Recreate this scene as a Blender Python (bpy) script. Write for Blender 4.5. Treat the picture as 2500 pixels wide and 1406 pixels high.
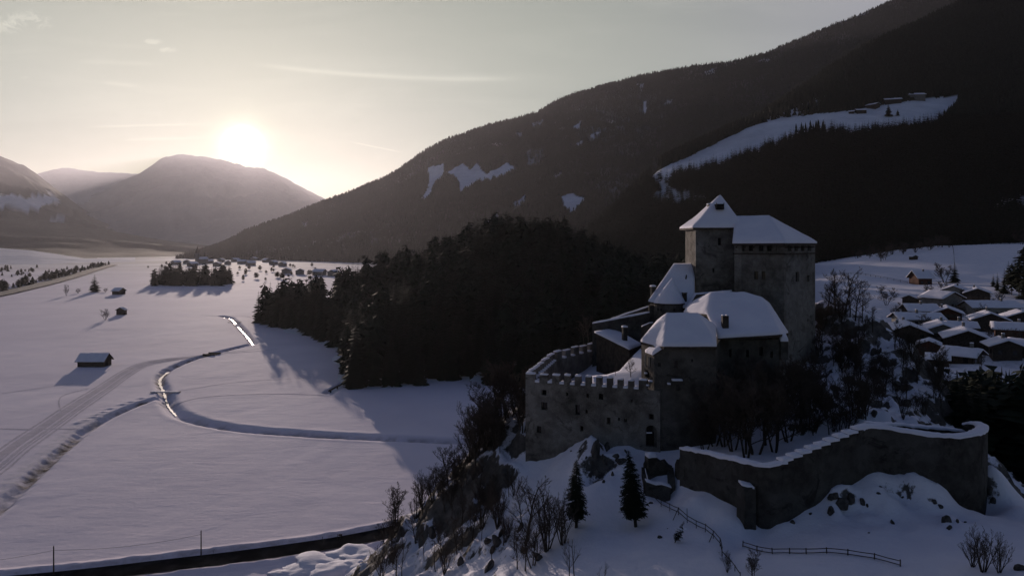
import bpy, bmesh, math, random
import numpy as np
from mathutils import Vector, Matrix

for _o in list(bpy.data.objects):
    bpy.data.objects.remove(_o)
R = math.radians
FOC, HY, H = 1800.0, 590.0, 60.0        # focal length and horizon row of the photograph (2500 px wide), camera height in metres
scene = bpy.context.scene
C = scene.collection

# ------------------------------------------------------------------ camera
cam = bpy.data.cameras.new("camera")
cam.sensor_width = 36.0
cam.lens = 36.0 * FOC / 2500.0
cam.shift_y = -(703.0 - HY) / 2500.0
cam.clip_start = 1.0
cam.clip_end = 80000.0
cam_ob = bpy.data.objects.new("camera", cam)
cam_ob.location = (0, 0, H)
cam_ob.rotation_euler = (R(90), 0, 0)
C.objects.link(cam_ob)
scene.camera = cam_ob

# ------------------------------------------------------------------ world: nishita sky, haze glow round the sun, thin clouds
SUN_U, SUN_V = (593 - 1250) / FOC, (HY - 357) / FOC
SUN = Vector((SUN_U, 1.0, SUN_V)).normalized()
SUN_EL = math.asin(SUN.z)
SUN_AZ = math.atan2(SUN.x, SUN.y)
world = bpy.data.worlds.new("World")
scene.world = world
world.use_nodes = True
wt = world.node_tree
for n in list(wt.nodes):
    wt.nodes.remove(n)


class NX:
    """small helper that writes node expressions"""
    def __init__(self, tree): self.t = tree
    def new(self, typ, **kw):
        n = self.t.nodes.new(typ)
        for k, v in kw.items(): setattr(n, k, v)
        return n
    def link(self, a, b): self.t.links.new(a, b)
    def put(self, sock, v):
        if isinstance(v, bpy.types.NodeSocket): self.link(v, sock)
        else: sock.default_value = v
    def m(self, op, a, b=None, c=None, clamp=False):
        n = self.new('ShaderNodeMath', operation=op, use_clamp=clamp)
        self.put(n.inputs[0], a)
        if b is not None: self.put(n.inputs[1], b)
        if c is not None: self.put(n.inputs[2], c)
        return n.outputs[0]
    def add(self, a, b): return self.m('ADD', a, b)
    def sub(self, a, b): return self.m('SUBTRACT', a, b)
    def mul(self, a, b): return self.m('MULTIPLY', a, b)
    def div(self, a, b): return self.m('DIVIDE', a, b)
    def pw(self, a, b): return self.m('POWER', a, b)
    def mx(self, a, b): return self.m('MAXIMUM', a, b)
    def step(self, x, lo, hi):
        n = self.new('ShaderNodeMapRange', interpolation_type='SMOOTHSTEP')
        self.put(n.inputs[0], x); n.inputs[1].default_value = lo; n.inputs[2].default_value = hi
        return n.outputs[0]
    def gauss(self, x, c, w):
        d = self.div(self.sub(x, c), w)
        return self.m('EXPONENT', self.mul(self.mul(d, d), -1.0))
    def mix(self, fac, a, b, typ='MIX'):
        n = self.new('ShaderNodeMix', data_type='RGBA', blend_type=typ)
        self.put(n.inputs[0], fac); self.put(n.inputs[6], a); self.put(n.inputs[7], b)
        return n.outputs[2]
    def scale(self, col, f):
        n = self.new('ShaderNodeVectorMath', operation='SCALE')
        self.put(n.inputs[0], col); self.put(n.inputs[3], f)
        return n.outputs[0]
    def vadd(self, a, b):
        n = self.new('ShaderNodeVectorMath', operation='ADD')
        self.put(n.inputs[0], a); self.put(n.inputs[1], b)
        return n.outputs[0]
    def noise(self, vec, scale, detail=3.0, rough=0.5, dist=0.0):
        n = self.new('ShaderNodeTexNoise')
        self.put(n.inputs['Vector'], vec)
        n.inputs['Scale'].default_value = scale; n.inputs['Detail'].default_value = detail
        n.inputs['Roughness'].default_value = rough; n.inputs['Distortion'].default_value = dist
        return n.outputs['Fac']
    def comb(self, x, y, z):
        n = self.new('ShaderNodeCombineXYZ')
        self.put(n.inputs[0], x); self.put(n.inputs[1], y); self.put(n.inputs[2], z)
        return n.outputs[0]


SKY_STRENGTH = 0.05
w = NX(wt)
tc = w.new('ShaderNodeTexCoord').outputs['Generated']
sx = w.new('ShaderNodeSeparateXYZ'); w.link(tc, sx.inputs[0])
dx, dy, dz = sx.outputs
sky = w.new('ShaderNodeTexSky', sky_type='NISHITA', sun_disc=False)
sky.sun_elevation = SUN_EL; sky.sun_rotation = SUN_AZ
sky.air_density = 1.0; sky.dust_density = 0.25; sky.ozone_density = 1.5; sky.altitude = 950
dt = w.new('ShaderNodeVectorMath', operation='DOT_PRODUCT')
w.link(tc, dt.inputs[0]); dt.inputs[1].default_value = SUN
sd = w.mx(dt.outputs['Value'], 0.0)
ylo = w.mx(dy, 0.02)
u = w.div(dx, ylo); v = w.div(dz, ylo)
front = w.step(dy, 0.1, 0.3)
# broad haze light of the sky: warm near the horizon, grey above, dim blue behind and overhead
vv = w.step(dz, 0.0, 0.42)
lowcol = w.mix(w.step(sd, 0.55, 0.985), (0.62, 0.59, 0.57, 1), (0.07, 0.12, 0.02, 1))
midcol = w.mix(w.step(sd, 0.55, 0.985), (1.0, 0.865, 0.97, 1), (0.74, 0.735, 0.41, 1))
highcol = (0.095, 0.112, 0.24, 1)
veil = w.mix(w.step(dz, 0.0, 0.24), lowcol, midcol)
veil = w.mix(w.step(dz, 0.27, 0.60), veil, highcol)
veil = w.mix(w.step(dy, -0.35, 0.45), (0.056, 0.066, 0.165, 1), veil)
# sun: blown-out disc with its aureole
aure = w.add(w.mul(w.pw(sd, 1500.0), 0.9), w.mul(w.pw(sd, 90.0), 0.22))
disc = w.mul(w.pw(sd, 5600.0), 6.0)
glow = w.vadd(w.scale((1.0, 0.95, 0.58), aure), w.scale((1.0, 0.97, 0.82), disc))
# clouds
PX = lambda x: (x - 1250) / FOC
PY = lambda y: (HY - y) / FOC
uv = w.comb(w.mul(u, 1.0), w.mul(v, 5.5), 0.0)
uvp = w.comb(u, v, 3.0)
cir = w.step(w.noise(uv, 3.1, 5, 0.55, 0.6), 0.46, 0.80)
cir2 = w.step(w.noise(w.comb(w.add(u, w.mul(v, 1.2)), w.mul(v, 9.0), 7.0), 4.5, 4, 0.6, 0.4), 0.55, 0.85)
darkb = w.step(w.noise(w.comb(u, w.mul(v, 6.0), 11.0), 2.6, 3, 0.5, 0.5), 0.48, 0.75)
fine = w.noise(w.comb(w.mul(u, 30.0), w.mul(v, 60.0), 0.0), 1.0, 4, 0.6, 0.3)
det = w.noise(w.comb(u, w.mul(v, 1.7), 3.0), 48.0, 7, 0.72, 0.8)
def streak(x0, y0, x1, y1, wid, bend=0.0, soft=60.0):
    u0, u1, v0, v1 = PX(x0), PX(x1), PY(y0), PY(y1)
    t = w.div(w.sub(u, u0), u1 - u0)
    line = w.add(w.add(v0, w.mul(t, v1 - v0)), w.mul(w.mul(t, w.sub(1.0, t)), bend / FOC))
    line = w.add(line, w.mul(w.sub(fine, 0.5), 3.0 / FOC))
    a = w.gauss(v, line, wid / FOC)
    e = w.mul(w.step(u, u0, u0 + soft / FOC), w.sub(1.0, w.step(u, u1 - soft / FOC, u1)))
    return w.mul(a, e)
def puff(x, y, rx, ry, lo, hi):
    g = w.mul(w.gauss(u, PX(x), rx / FOC), w.gauss(v, PY(y), ry / FOC))
    return w.mul(w.step(w.mul(g, w.mul(w.sub(det, 0.36), 4.0)), 0.12, 0.75), hi / hi)
parts = [(streak(590, 153, 1300, 192, 5.5, -60.0, 150.0), 0.30), (streak(700, 168, 1420, 196, 12.0, -30.0, 300.0), 0.12),
         (streak(845, 345, 992, 374, 1.8, 0, 40.0), 0.30), (streak(190, 312, 530, 304, 3.0, 8, 120.0), 0.30),
         (streak(260, 344, 520, 337, 4.0, 5, 90.0), 0.24), (streak(240, 200, 350, 213, 5.0, 0, 40.0), 0.18),
         (streak(160, 150, 420, 158, 6.0, 0, 90.0), 0.12),
         (puff(62, 50, 70, 24, 0.28, 0.46), 0.36), (puff(20, 66, 55, 18, 0.28, 0.46), 0.30), (puff(372, 103, 24, 8, 0.30, 0.46), 0.34),
         (puff(408, 122, 26, 8, 0.30, 0.46), 0.34), (puff(62, 190, 16, 4, 0.3, 0.6), 0.12)]
cl = w.add(w.mul(cir, 0.15), w.mul(cir2, 0.11))
cl = w.sub(cl, w.mul(darkb, 0.09))
for s_, k_ in parts:
    cl = w.add(cl, w.mul(s_, k_))
cl = w.mul(cl, front)
clouds = w.scale((1.0, 0.93, 0.80), cl)
total = w.vadd(w.vadd(veil, glow), clouds)
VEIL = 0.37
b1 = w.new('ShaderNodeBackground'); w.link(sky.outputs[0], b1.inputs[0]); b1.inputs[1].default_value = SKY_STRENGTH
b2 = w.new('ShaderNodeBackground'); w.link(total, b2.inputs[0]); b2.inputs[1].default_value = VEIL
sh = w.new('ShaderNodeAddShader'); w.link(b1.outputs[0], sh.inputs[0]); w.link(b2.outputs[0], sh.inputs[1])
wo = w.new('ShaderNodeOutputWorld'); w.link(sh.outputs[0], wo.inputs[0])

# ------------------------------------------------------------------ sun
sun = bpy.data.lights.new("sun", 'SUN')
sun.energy = 5.0
sun.angle = R(0.55)
sun.color = (1.0, 0.81, 0.70)
sun_ob = bpy.data.objects.new("sun", sun)
sun_ob.rotation_euler = SUN.to_track_quat('Z', 'Y').to_euler()
sun_ob.location = SUN * 500
C.objects.link(sun_ob)

scene.view_settings.view_transform = 'Standard'
scene.view_settings.look = 'None'
scene.view_settings.exposure = -0.32
scene.view_settings.gamma = 1.0
scene.cycles.max_bounces = 4
scene.cycles.diffuse_bounces = 2
scene.cycles.glossy_bounces = 2
scene.cycles.volume_bounces = 0
scene.cycles.transparent_max_bounces = 4
scene.cycles.use_denoising = True
scene.cycles.caustics_reflective = False
scene.cycles.caustics_refractive = False

# ------------------------------------------------------------------ helpers
rnd = random.Random(11)
rng = np.random.default_rng(11)


def V(px, py, d):
    """the point seen at pixel (px, py) of the photograph, d metres away along the view axis"""
    return Vector(((px - 1250) / FOC * d, d, H - (py - HY) / FOC * d))


def GZ(px, py, z=0.0):
    """the point of the level plane z seen at that pixel"""
    return V(px, py, (H - z) * FOC / (py - HY))


def XY(px, d):
    return ((px - 1250) / FOC * d, d)


def PXY(x, y, z):
    """pixel of world points (arrays allowed)"""
    return 1250 + FOC * x / y, HY + FOC * (H - z) / y


def tag(o, label=None, cat=None, group=None, kind=None):
    if label: o['label'] = label
    if cat: o['category'] = cat
    if group: o['group'] = group
    if kind: o['kind'] = kind
    return o


def empty(name, loc=(0, 0, 0), label=None, cat=None, group=None, rz=0.0, s=1.0):
    o = bpy.data.objects.new(name, None)
    o.empty_display_size = 0.3
    C.objects.link(o)
    o.location = loc; o.rotation_euler = (0, 0, rz); o.scale = (s, s, s)
    return tag(o, label, cat, group)


def vnoise(x, y, seed=0):
    xi = np.floor(x).astype(np.int64); yi = np.floor(y).astype(np.int64)
    fx = x - xi; fy = y - yi
    fx = fx * fx * (3 - 2 * fx); fy = fy * fy * (3 - 2 * fy)
    def h(a, b):
        n = (a * 374761393 + b * 668265263 + seed * 982451653) & 0x7fffffff
        n = ((n ^ (n >> 13)) * 1274126177) & 0x7fffffff
        return ((n ^ (n >> 16)) & 0xffff) / 65535.0
    return (h(xi, yi) * (1 - fx) + h(xi + 1, yi) * fx) * (1 - fy) + (h(xi, yi + 1) * (1 - fx) + h(xi + 1, yi + 1) * fx) * fy


def fbm(x, y, seed=0, octs=4, gain=0.5):
    s = np.zeros_like(x, dtype=float); a = 1.0; t = 0.0
    for k in range(octs):
        s += a * vnoise(x, y, seed + k * 17); t += a
        x = x * 2.03 + 11.3; y = y * 2.03 + 5.7; a *= gain
    return s / t * 2 - 1


def mesh_np(name, verts, faces, smooth=True, attrs=None, mat=None, mats=None, midx=None):
    """verts (n,3); faces: list of arrays (m,3) and/or (m,4)"""
    verts = np.asarray(verts, dtype=np.float32)
    faces = [np.asarray(f, dtype=np.int32) for f in faces if len(f)]
    me = bpy.data.meshes.new(name)
    me.vertices.add(len(verts)); me.vertices.foreach_set('co', verts.ravel())
    loops = np.concatenate([f.ravel() for f in faces])
    starts = []; off = 0
    for f in faces:
        k = f.shape[1]
        starts.append(off + np.arange(len(f)) * k); off += f.size
    starts = np.concatenate(starts)
    me.loops.add(len(loops)); me.loops.foreach_set('vertex_index', loops)
    me.polygons.add(len(starts)); me.polygons.foreach_set('loop_start', starts.astype(np.int32))
    me.update(calc_edges=True); me.validate()
    me.polygons.foreach_set('use_smooth', np.full(len(me.polygons), smooth))
    if midx is not None: me.polygons.foreach_set('material_index', np.asarray(midx, dtype=np.int32))
    for k, a in (attrs or {}).items():
        at = me.attributes.new(k, 'FLOAT', 'POINT'); at.data.foreach_set('value', np.asarray(a, dtype=np.float32).ravel())
    for m_ in (mats or ([mat] if mat else [])): me.materials.append(m_)
    return me


def link_mesh(name, me, parent=None, loc=None):
    o = bpy.data.objects.new(name, me)
    C.objects.link(o)
    if parent is not None: o.parent = parent
    if loc is not None: o.location = loc
    return o


def grid_faces(nx, ny):
    i = np.arange(nx - 1)[None, :] + np.arange(ny - 1)[:, None] * nx
    i = i.ravel()
    return np.stack([i, i + 1, i + 1 + nx, i + nx], 1)


class MB:
    """collects faces and builds ONE mesh object"""
    def __init__(self): self.v = []; self.f = []
    def poly(self, pts):
        b = len(self.v); self.v += [Vector(p) for p in pts]; self.f.append(list(range(b, b + len(pts))))
    def box(self, c, s, rz=0.0, taper=1.0, tilt=None):
        cx, cy, cz = c; hx, hy, hz = s[0] / 2, s[1] / 2, s[2] / 2
        M = Matrix.Rotation(rz, 3, 'Z')
        if tilt is not None: M = M @ tilt
        b = len(self.v)
        for zz, k in ((-hz, 1.0), (hz, taper)):
            for a, e in ((-1, -1), (1, -1), (1, 1), (-1, 1)):
                self.v.append(M @ Vector((a * hx * k, e * hy * k, zz)) + Vector(c))
        for q in ((3, 2, 1, 0), (4, 5, 6, 7), (0, 1, 5, 4), (1, 2, 6, 5), (2, 3, 7, 6), (3, 0, 4, 7)):
            self.f.append([b + i for i in q])
    def prism(self, plan, z0, z1):
        """vertical prism; z0, z1 numbers or per-corner lists; plan counter-clockwise"""
        n = len(plan); a = z0 if hasattr(z0, '__len__') else [z0] * n; t = z1 if hasattr(z1, '__len__') else [z1] * n
        b = len(self.v)
        self.v += [Vector((p[0], p[1], a[i])) for i, p in enumerate(plan)] + [Vector((p[0], p[1], t[i])) for i, p in enumerate(plan)]
        self.f.append([b + i for i in reversed(range(n))]); self.f.append([b + n + i for i in range(n)])
        for i in range(n):
            j = (i + 1) % n
            self.f.append([b + i, b + j, b + n + j, b + n + i])
    def tube(self, pts, rad, k=5, cap=True):
        pts = [Vector(p) for p in pts]; n = len(pts)
        rad = rad if hasattr(rad, '__len__') else [rad] * n
        b = len(self.v); up = Vector((0, 0, 1))
        for i, p in enumerate(pts):
            t = (pts[min(i + 1, n - 1)] - pts[max(i - 1, 0)]).normalized()
            r_ = up if abs(t.z) < 0.9 else Vector((1, 0, 0))
            a = t.cross(r_).normalized(); c = a.cross(t)
            for j in range(k):
                w_ = 2 * math.pi * j / k
                self.v.append(p + (a * math.cos(w_) + c * math.sin(w_)) * rad[i])
        for i in range(n - 1):
            for j in range(k):
                q = (j + 1) % k
                self.f.append([b + i * k + j, b + i * k + q, b + (i + 1) * k + q, b + (i + 1) * k + j])
        if cap:
            self.f.append([b + j for j in reversed(range(k))]); self.f.append([b + (n - 1) * k + j for j in range(k)])
    def build(self, name, mat, parent=None, off=(0, 0, 0), smooth=False, link=True):
        off = Vector(off)
        me = bpy.data.meshes.new(name)
        me.from_pydata([tuple(p - off) for p in self.v], [], self.f)
        bm = bmesh.new(); bm.from_mesh(me)
        bmesh.ops.recalc_face_normals(bm, faces=bm.faces)
        bm.to_mesh(me); bm.free()
        if smooth: me.polygons.foreach_set('use_smooth', [True] * len(me.polygons))
        me.materials.append(mat)
        return link_mesh(name, me, parent) if link else me


# ------------------------------------------------------------------ materials
def material(name, build):
    m_ = bpy.data.materials.new(name); m_.use_nodes = True
    t = m_.node_tree
    for n in list(t.nodes): t.nodes.remove(n)
    g = NX(t)
    bs = g.new('ShaderNodeBsdfPrincipled'); out = g.new('ShaderNodeOutputMaterial')
    g.link(bs.outputs[0], out.inputs[0])
    bs.inputs['Specular IOR Level'].default_value = 0.10
    build(g, bs)
    return m_


def bump(g, bs, h, strength, dist):
    b = g.new('ShaderNodeBump'); b.inputs['Strength'].default_value = strength; b.inputs['Distance'].default_value = dist
    g.put(b.inputs['Height'], h); g.link(b.outputs[0], bs.inputs['Normal'])


def geo_pos(g): return g.new('ShaderNodeNewGeometry').outputs['Position']
def obj_pos(g): return g.new('ShaderNodeTexCoord').outputs['Object']
def attr(g, name): return g.new('ShaderNodeAttribute', attribute_name=name).outputs['Fac']
def orand(g): return g.new('ShaderNodeObjectInfo').outputs['Random']


SNOW_A, SNOW_B = (0.82, 0.80, 0.88, 1), (0.75, 0.735, 0.83, 1)


def b_snow(g, bs):
    p = geo_pos(g)
    n1 = g.noise(p, 0.35, 4, 0.6)
    g.put(bs.inputs['Base Color'], g.mix(g.step(n1, 0.3, 0.7), SNOW_A, SNOW_B))
    bs.inputs['Roughness'].default_value = 0.75
    bump(g, bs, g.add(g.noise(p, 1.4, 4, 0.55), g.mul(g.noise(p, 9.0, 3, 0.6), 0.25)), 0.35, 0.12)
M_SNOW = material('snow', b_snow)


def b_valley(g, bs):
    p = geo_pos(g)
    n1 = g.noise(p, 0.02, 5, 0.6)
    base = g.mix(g.step(n1, 0.3, 0.7), (0.85, 0.775, 0.855, 1), (0.77, 0.70, 0.785, 1))
    grass = g.mix(g.step(g.noise(p, 0.8, 4, 0.7), 0.35, 0.65), (0.05, 0.036, 0.026, 1), (0.17, 0.14, 0.11, 1))
    fac = g.mul(attr(g, 'bank'), g.step(g.noise(p, 0.22, 4, 0.65), 0.30, 0.62))
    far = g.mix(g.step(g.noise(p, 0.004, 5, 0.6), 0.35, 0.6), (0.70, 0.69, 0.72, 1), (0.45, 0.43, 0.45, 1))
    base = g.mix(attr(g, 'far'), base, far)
    base = g.mix(g.mul(attr(g, 'trod'), g.step(g.noise(p, 0.5, 3, 0.6), 0.25, 0.7)), base, (0.50, 0.485, 0.52, 1))
    g.put(bs.inputs['Base Color'], g.mix(fac, base, grass))
    bs.inputs['Roughness'].default_value = 0.85; bs.inputs['Specular IOR Level'].default_value = 0.045
    mp = g.new('ShaderNodeMapping'); g.link(p, mp.inputs[0]); mp.inputs['Rotation'].default_value = (0, 0, 0.35); mp.inputs['Scale'].default_value = (0.25, 1.0, 1.0)
    rip = g.add(g.noise(p, 0.12, 5, 0.6, 0.5), g.mul(g.noise(mp.outputs[0], 0.30, 4, 0.6, 0.4), 0.7))
    bump(g, bs, g.add(rip, g.mul(g.noise(p, 0.9, 4, 0.6), 0.25)), 0.30, 0.45)
M_VALLEY = material('valley_snow', b_valley)


def rock_col(g, p):
    a = g.noise(p, 0.7, 5, 0.65)
    return g.mix(g.step(a, 0.3, 0.7), (0.045, 0.042, 0.04, 1), (0.13, 0.12, 0.115, 1))


def b_hill(g, bs):
    p = geo_pos(g)
    nz = g.new('ShaderNodeSeparateXYZ'); g.link(g.new('ShaderNodeNewGeometry').outputs['Normal'], nz.inputs[0])
    nn = g.add(g.noise(p, 0.45, 5, 0.68), g.mul(g.noise(p, 2.2, 4, 0.6), 0.3))
    edge = g.add(g.add(nz.outputs[2], g.mul(g.sub(nn, 0.62), 0.75)), g.mul(attr(g, 'rocky'), -0.30))
    snowf = g.step(edge, 0.50, 0.60)
    scrub = g.mix(g.step(g.noise(p, 1.6, 4, 0.7), 0.45, 0.7), (0.05, 0.04, 0.028, 1), (0.15, 0.12, 0.09, 1))
    dark = g.mix(attr(g, 'scrub'), rock_col(g, p), scrub)
    sn = g.mix(g.step(g.noise(p, 0.3, 4, 0.6), 0.3, 0.7), SNOW_A, SNOW_B)
    sn = g.mix(g.mul(attr(g, 'scrub'), g.step(g.noise(p, 0.9, 4, 0.7), 0.46, 0.64)), sn, scrub)
    g.put(bs.inputs['Base Color'], g.mix(snowf, dark, sn))
    bs.inputs['Roughness'].default_value = 0.8
    bump(g, bs, g.add(g.noise(p, 1.3, 5, 0.62), g.mul(g.noise(p, 8.0, 3, 0.6), 0.2)), 0.5, 0.25)
M_HILL = material('snowy_rock', b_hill)


def b_forest_floor(g, bs):
    p = geo_pos(g)
    duff = g.mix(g.step(g.noise(p, 0.05, 4, 0.6), 0.35, 0.65), (0.020, 0.022, 0.020, 1), (0.045, 0.045, 0.042, 1))
    sn = g.mix(g.step(g.noise(p, 0.02, 5, 0.7), 0.3, 0.75), (0.80, 0.79, 0.86, 1), (0.60, 0.60, 0.67, 1))
    g.put(bs.inputs['Base Color'], g.mix(attr(g, 'snow'), duff, sn))
    bs.inputs['Roughness'].default_value = 0.9
    bump(g, bs, g.noise(p, 0.1, 4, 0.6), 0.4, 2.0)
M_FOREST_FLOOR = material('forest_floor', b_forest_floor)


def plain(name, c1, c2, scale=1.5, rough=0.85, bstr=0.3, bdist=0.05, local=True, det=4):
    def f(g, bs):
        p = obj_pos(g) if local else geo_pos(g)
        g.put(bs.inputs['Base Color'], g.mix(g.step(g.noise(p, scale, det, 0.65), 0.3, 0.7), (*c1, 1), (*c2, 1)))
        bs.inputs['Roughness'].default_value = rough
        if bstr: bump(g, bs, g.noise(p, scale * 4, 4, 0.6), bstr, bdist)
    return material(name, f)


def b_needle(g, bs):
    r_ = orand(g); p = obj_pos(g)
    c = g.mix(r_, (0.010, 0.015, 0.010, 1), (0.020, 0.027, 0.017, 1))
    c = g.mix(g.step(g.noise(p, 0.5, 3, 0.6), 0.4, 0.7), c, (0.026, 0.031, 0.022, 1))
    g.put(bs.inputs['Base Color'], c); bs.inputs['Roughness'].default_value = 0.85
M_NEEDLE = material('spruce_needles', b_needle)
M_NEEDLE_NEAR = plain('spruce_needles_near', (0.012, 0.017, 0.012), (0.035, 0.042, 0.028), 1.5, 0.85, 0)
M_BARK = plain('bark', (0.035, 0.028, 0.023), (0.075, 0.062, 0.052), 3.0, 0.9, 0.5, 0.03)
M_TWIG = plain('twigs', (0.045, 0.034, 0.028), (0.10, 0.08, 0.07), 1.0, 0.9, 0)
M_TWIG_FROST = plain('frosted_twigs', (0.22, 0.19, 0.20), (0.32, 0.28, 0.29), 1.0, 0.9, 0)
M_WOOD = plain('dark_timber', (0.030, 0.024, 0.020), (0.075, 0.060, 0.050), 2.0, 0.85, 0.4, 0.03)
M_WOOD_RED = plain('red_brown_timber', (0.060, 0.024, 0.018), (0.11, 0.05, 0.036), 2.0, 0.85, 0.4, 0.03)
M_PLASTER = plain('pale_plaster', (0.20, 0.185, 0.165), (0.30, 0.28, 0.25), 0.8, 0.9, 0.2, 0.03)
M_PLASTER_GREY = plain('grey_plaster', (0.12, 0.115, 0.11), (0.19, 0.18, 0.17), 0.8, 0.9, 0.2, 0.03)
M_DARK = plain('dark_opening', (0.010, 0.010, 0.011), (0.018, 0.017, 0.017), 2.0, 0.7, 0)
M_ROCK = plain('rock', (0.040, 0.037, 0.035), (0.115, 0.105, 0.10), 0.9, 0.9, 0.8, 0.15)
M_IRON = plain('wet_iron', (0.03, 0.03, 0.03), (0.06, 0.055, 0.05), 4.0, 0.6, 0)


def b_glass(g, bs):
    bs.inputs['Base Color'].default_value = (0.012, 0.014, 0.017, 1); bs.inputs['Roughness'].default_value = 0.15
    bs.inputs['Specular IOR Level'].default_value = 0.5
M_GLASS = material('window_glass', b_glass)


def b_stone(g, bs, k=1.0):
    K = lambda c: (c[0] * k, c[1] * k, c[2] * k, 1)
    p = geo_pos(g)
    big = g.noise(p, 0.16, 4, 0.6); mid = g.noise(p, 0.75, 5, 0.68)
    col = g.mix(g.step(mid, 0.30, 0.72), K((0.075, 0.067, 0.060)), K((0.185, 0.170, 0.152)))
    col = g.mix(g.mul(g.step(big, 0.44, 0.66), 0.75), col, K((0.225, 0.215, 0.205)))
    stain = g.step(g.noise(p, 0.40, 5, 0.75, 1.0), 0.54, 0.66)
    col = g.mix(g.mul(stain, 0.75), col, K((0.045, 0.042, 0.038)))
    vor = g.new('ShaderNodeTexVoronoi', feature='DISTANCE_TO_EDGE')
    g.link(p, vor.inputs['Vector']); vor.inputs['Scale'].default_value = 4.2
    vc = g.new('ShaderNodeTexVoronoi'); g.link(p, vc.inputs['Vector']); vc.inputs['Scale'].default_value = 1.9
    sp = g.new('ShaderNodeSeparateColor'); g.link(vc.outputs['Color'], sp.inputs[0])
    col = g.scale(col, g.add(0.84, g.mul(sp.outputs[0], 0.32)))
    joint = g.step(vor.outputs['Distance'], 0.0, 0.10)
    col = g.mix(g.mul(g.sub(1.0, joint), 0.12), col, K((0.06, 0.055, 0.05)))
    g.put(bs.inputs['Base Color'], col); bs.inputs['Roughness'].default_value = 0.92
    bump(g, bs, g.add(g.mul(joint, 0.4), g.noise(p, 3.5, 5, 0.65)), 0.7, 0.09)
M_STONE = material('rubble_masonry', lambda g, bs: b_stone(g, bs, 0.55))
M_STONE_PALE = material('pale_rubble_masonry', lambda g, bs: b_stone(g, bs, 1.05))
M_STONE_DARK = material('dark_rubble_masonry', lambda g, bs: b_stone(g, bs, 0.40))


def b_asphalt(g, bs):
    p = geo_pos(g)
    n_ = g.noise(p, 0.25, 4, 0.6)
    g.put(bs.inputs['Base Color'], g.mix(g.step(n_, 0.40, 0.72), (0.012, 0.012, 0.013, 1), (0.036, 0.035, 0.037, 1)))
    bs.inputs['Roughness'].default_value = 0.95; bs.inputs['Specular IOR Level'].default_value = 0.0
    bump(g, bs, g.noise(p, 3.0, 3, 0.6), 0.2, 0.03)
M_ASPHALT = material('wet_asphalt', b_asphalt)


def b_water(g, bs):
    p = geo_pos(g)
    bs.inputs['Base Color'].default_value = (0.018, 0.020, 0.024, 1)
    bs.inputs['Specular IOR Level'].default_value = 0.6
    bs.inputs['Roughness'].default_value = 0.34
    bump(g, bs, g.noise(p, 1.1, 3, 0.6), 0.22, 0.08)
M_WATER = material('stream_water', b_water)

# ------------------------------------------------------------------ terrain tools
def seg_dist(x, y, pts):
    """distance from points to a polyline"""
    best = np.full(x.shape, 1e9)
    for (ax, ay), (bx, by) in zip(pts[:-1], pts[1:]):
        ex, ey = bx - ax, by - ay
        t = np.clip(((x - ax) * ex + (y - ay) * ey) / (ex * ex + ey * ey + 1e-9), 0, 1)
        best = np.minimum(best, np.hypot(x - ax - t * ex, y - ay - t * ey))
    return best


def catmull(pts, n=8):
    pts = [Vector(p) for p in pts]; out = []
    for i in range(len(pts) - 1):
        p0, p1, p2, p3 = pts[max(i - 1, 0)], pts[i], pts[i + 1], pts[min(i + 2, len(pts) - 1)]
        for k in range(n):
            t = k / n
            out.append(0.5 * ((2 * p1) + (p2 - p0) * t + (2 * p0 - 5 * p1 + 4 * p2 - p3) * t * t + (3 * p1 - p0 - 3 * p2 + p3) * t ** 3))
    out.append(pts[-1])
    return out


def in_poly(px, py, poly):
    inside = np.zeros(px.shape, bool); n = len(poly)
    for i in range(n):
        x0, y0 = poly[i]; x1, y1 = poly[(i + 1) % n]
        c = ((y0 > py) != (y1 > py)) & (px < (x1 - x0) * (py - y0) / (y1 - y0 + 1e-12) + x0)
        inside ^= c
    return inside


def sstep(x, a, b):
    t = np.clip((x - a) / (b - a), 0, 1)
    return t * t * (3 - 2 * t)


def strip(pts, wid, z=None):
    """ribbon along points; returns verts, quads"""
    pts = [Vector(p) for p in pts]; n = len(pts); vs = []
    for i, p in enumerate(pts):
        t = pts[min(i + 1, n - 1)] - pts[max(i - 1, 0)]
        s_ = Vector((-t.y, t.x, 0)).normalized() * ((wid[i] if hasattr(wid, '__len__') else wid) / 2)
        for q in (p + s_, p - s_):
            vs.append((q.x, q.y, q.z if z is None else z))
    f = [(2 * i, 2 * i + 1, 2 * i + 3, 2 * i + 2) for i in range(n - 1)]
    return vs, f


def structure(name, me):
    return tag(link_mesh(name, me), kind='structure')


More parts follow.
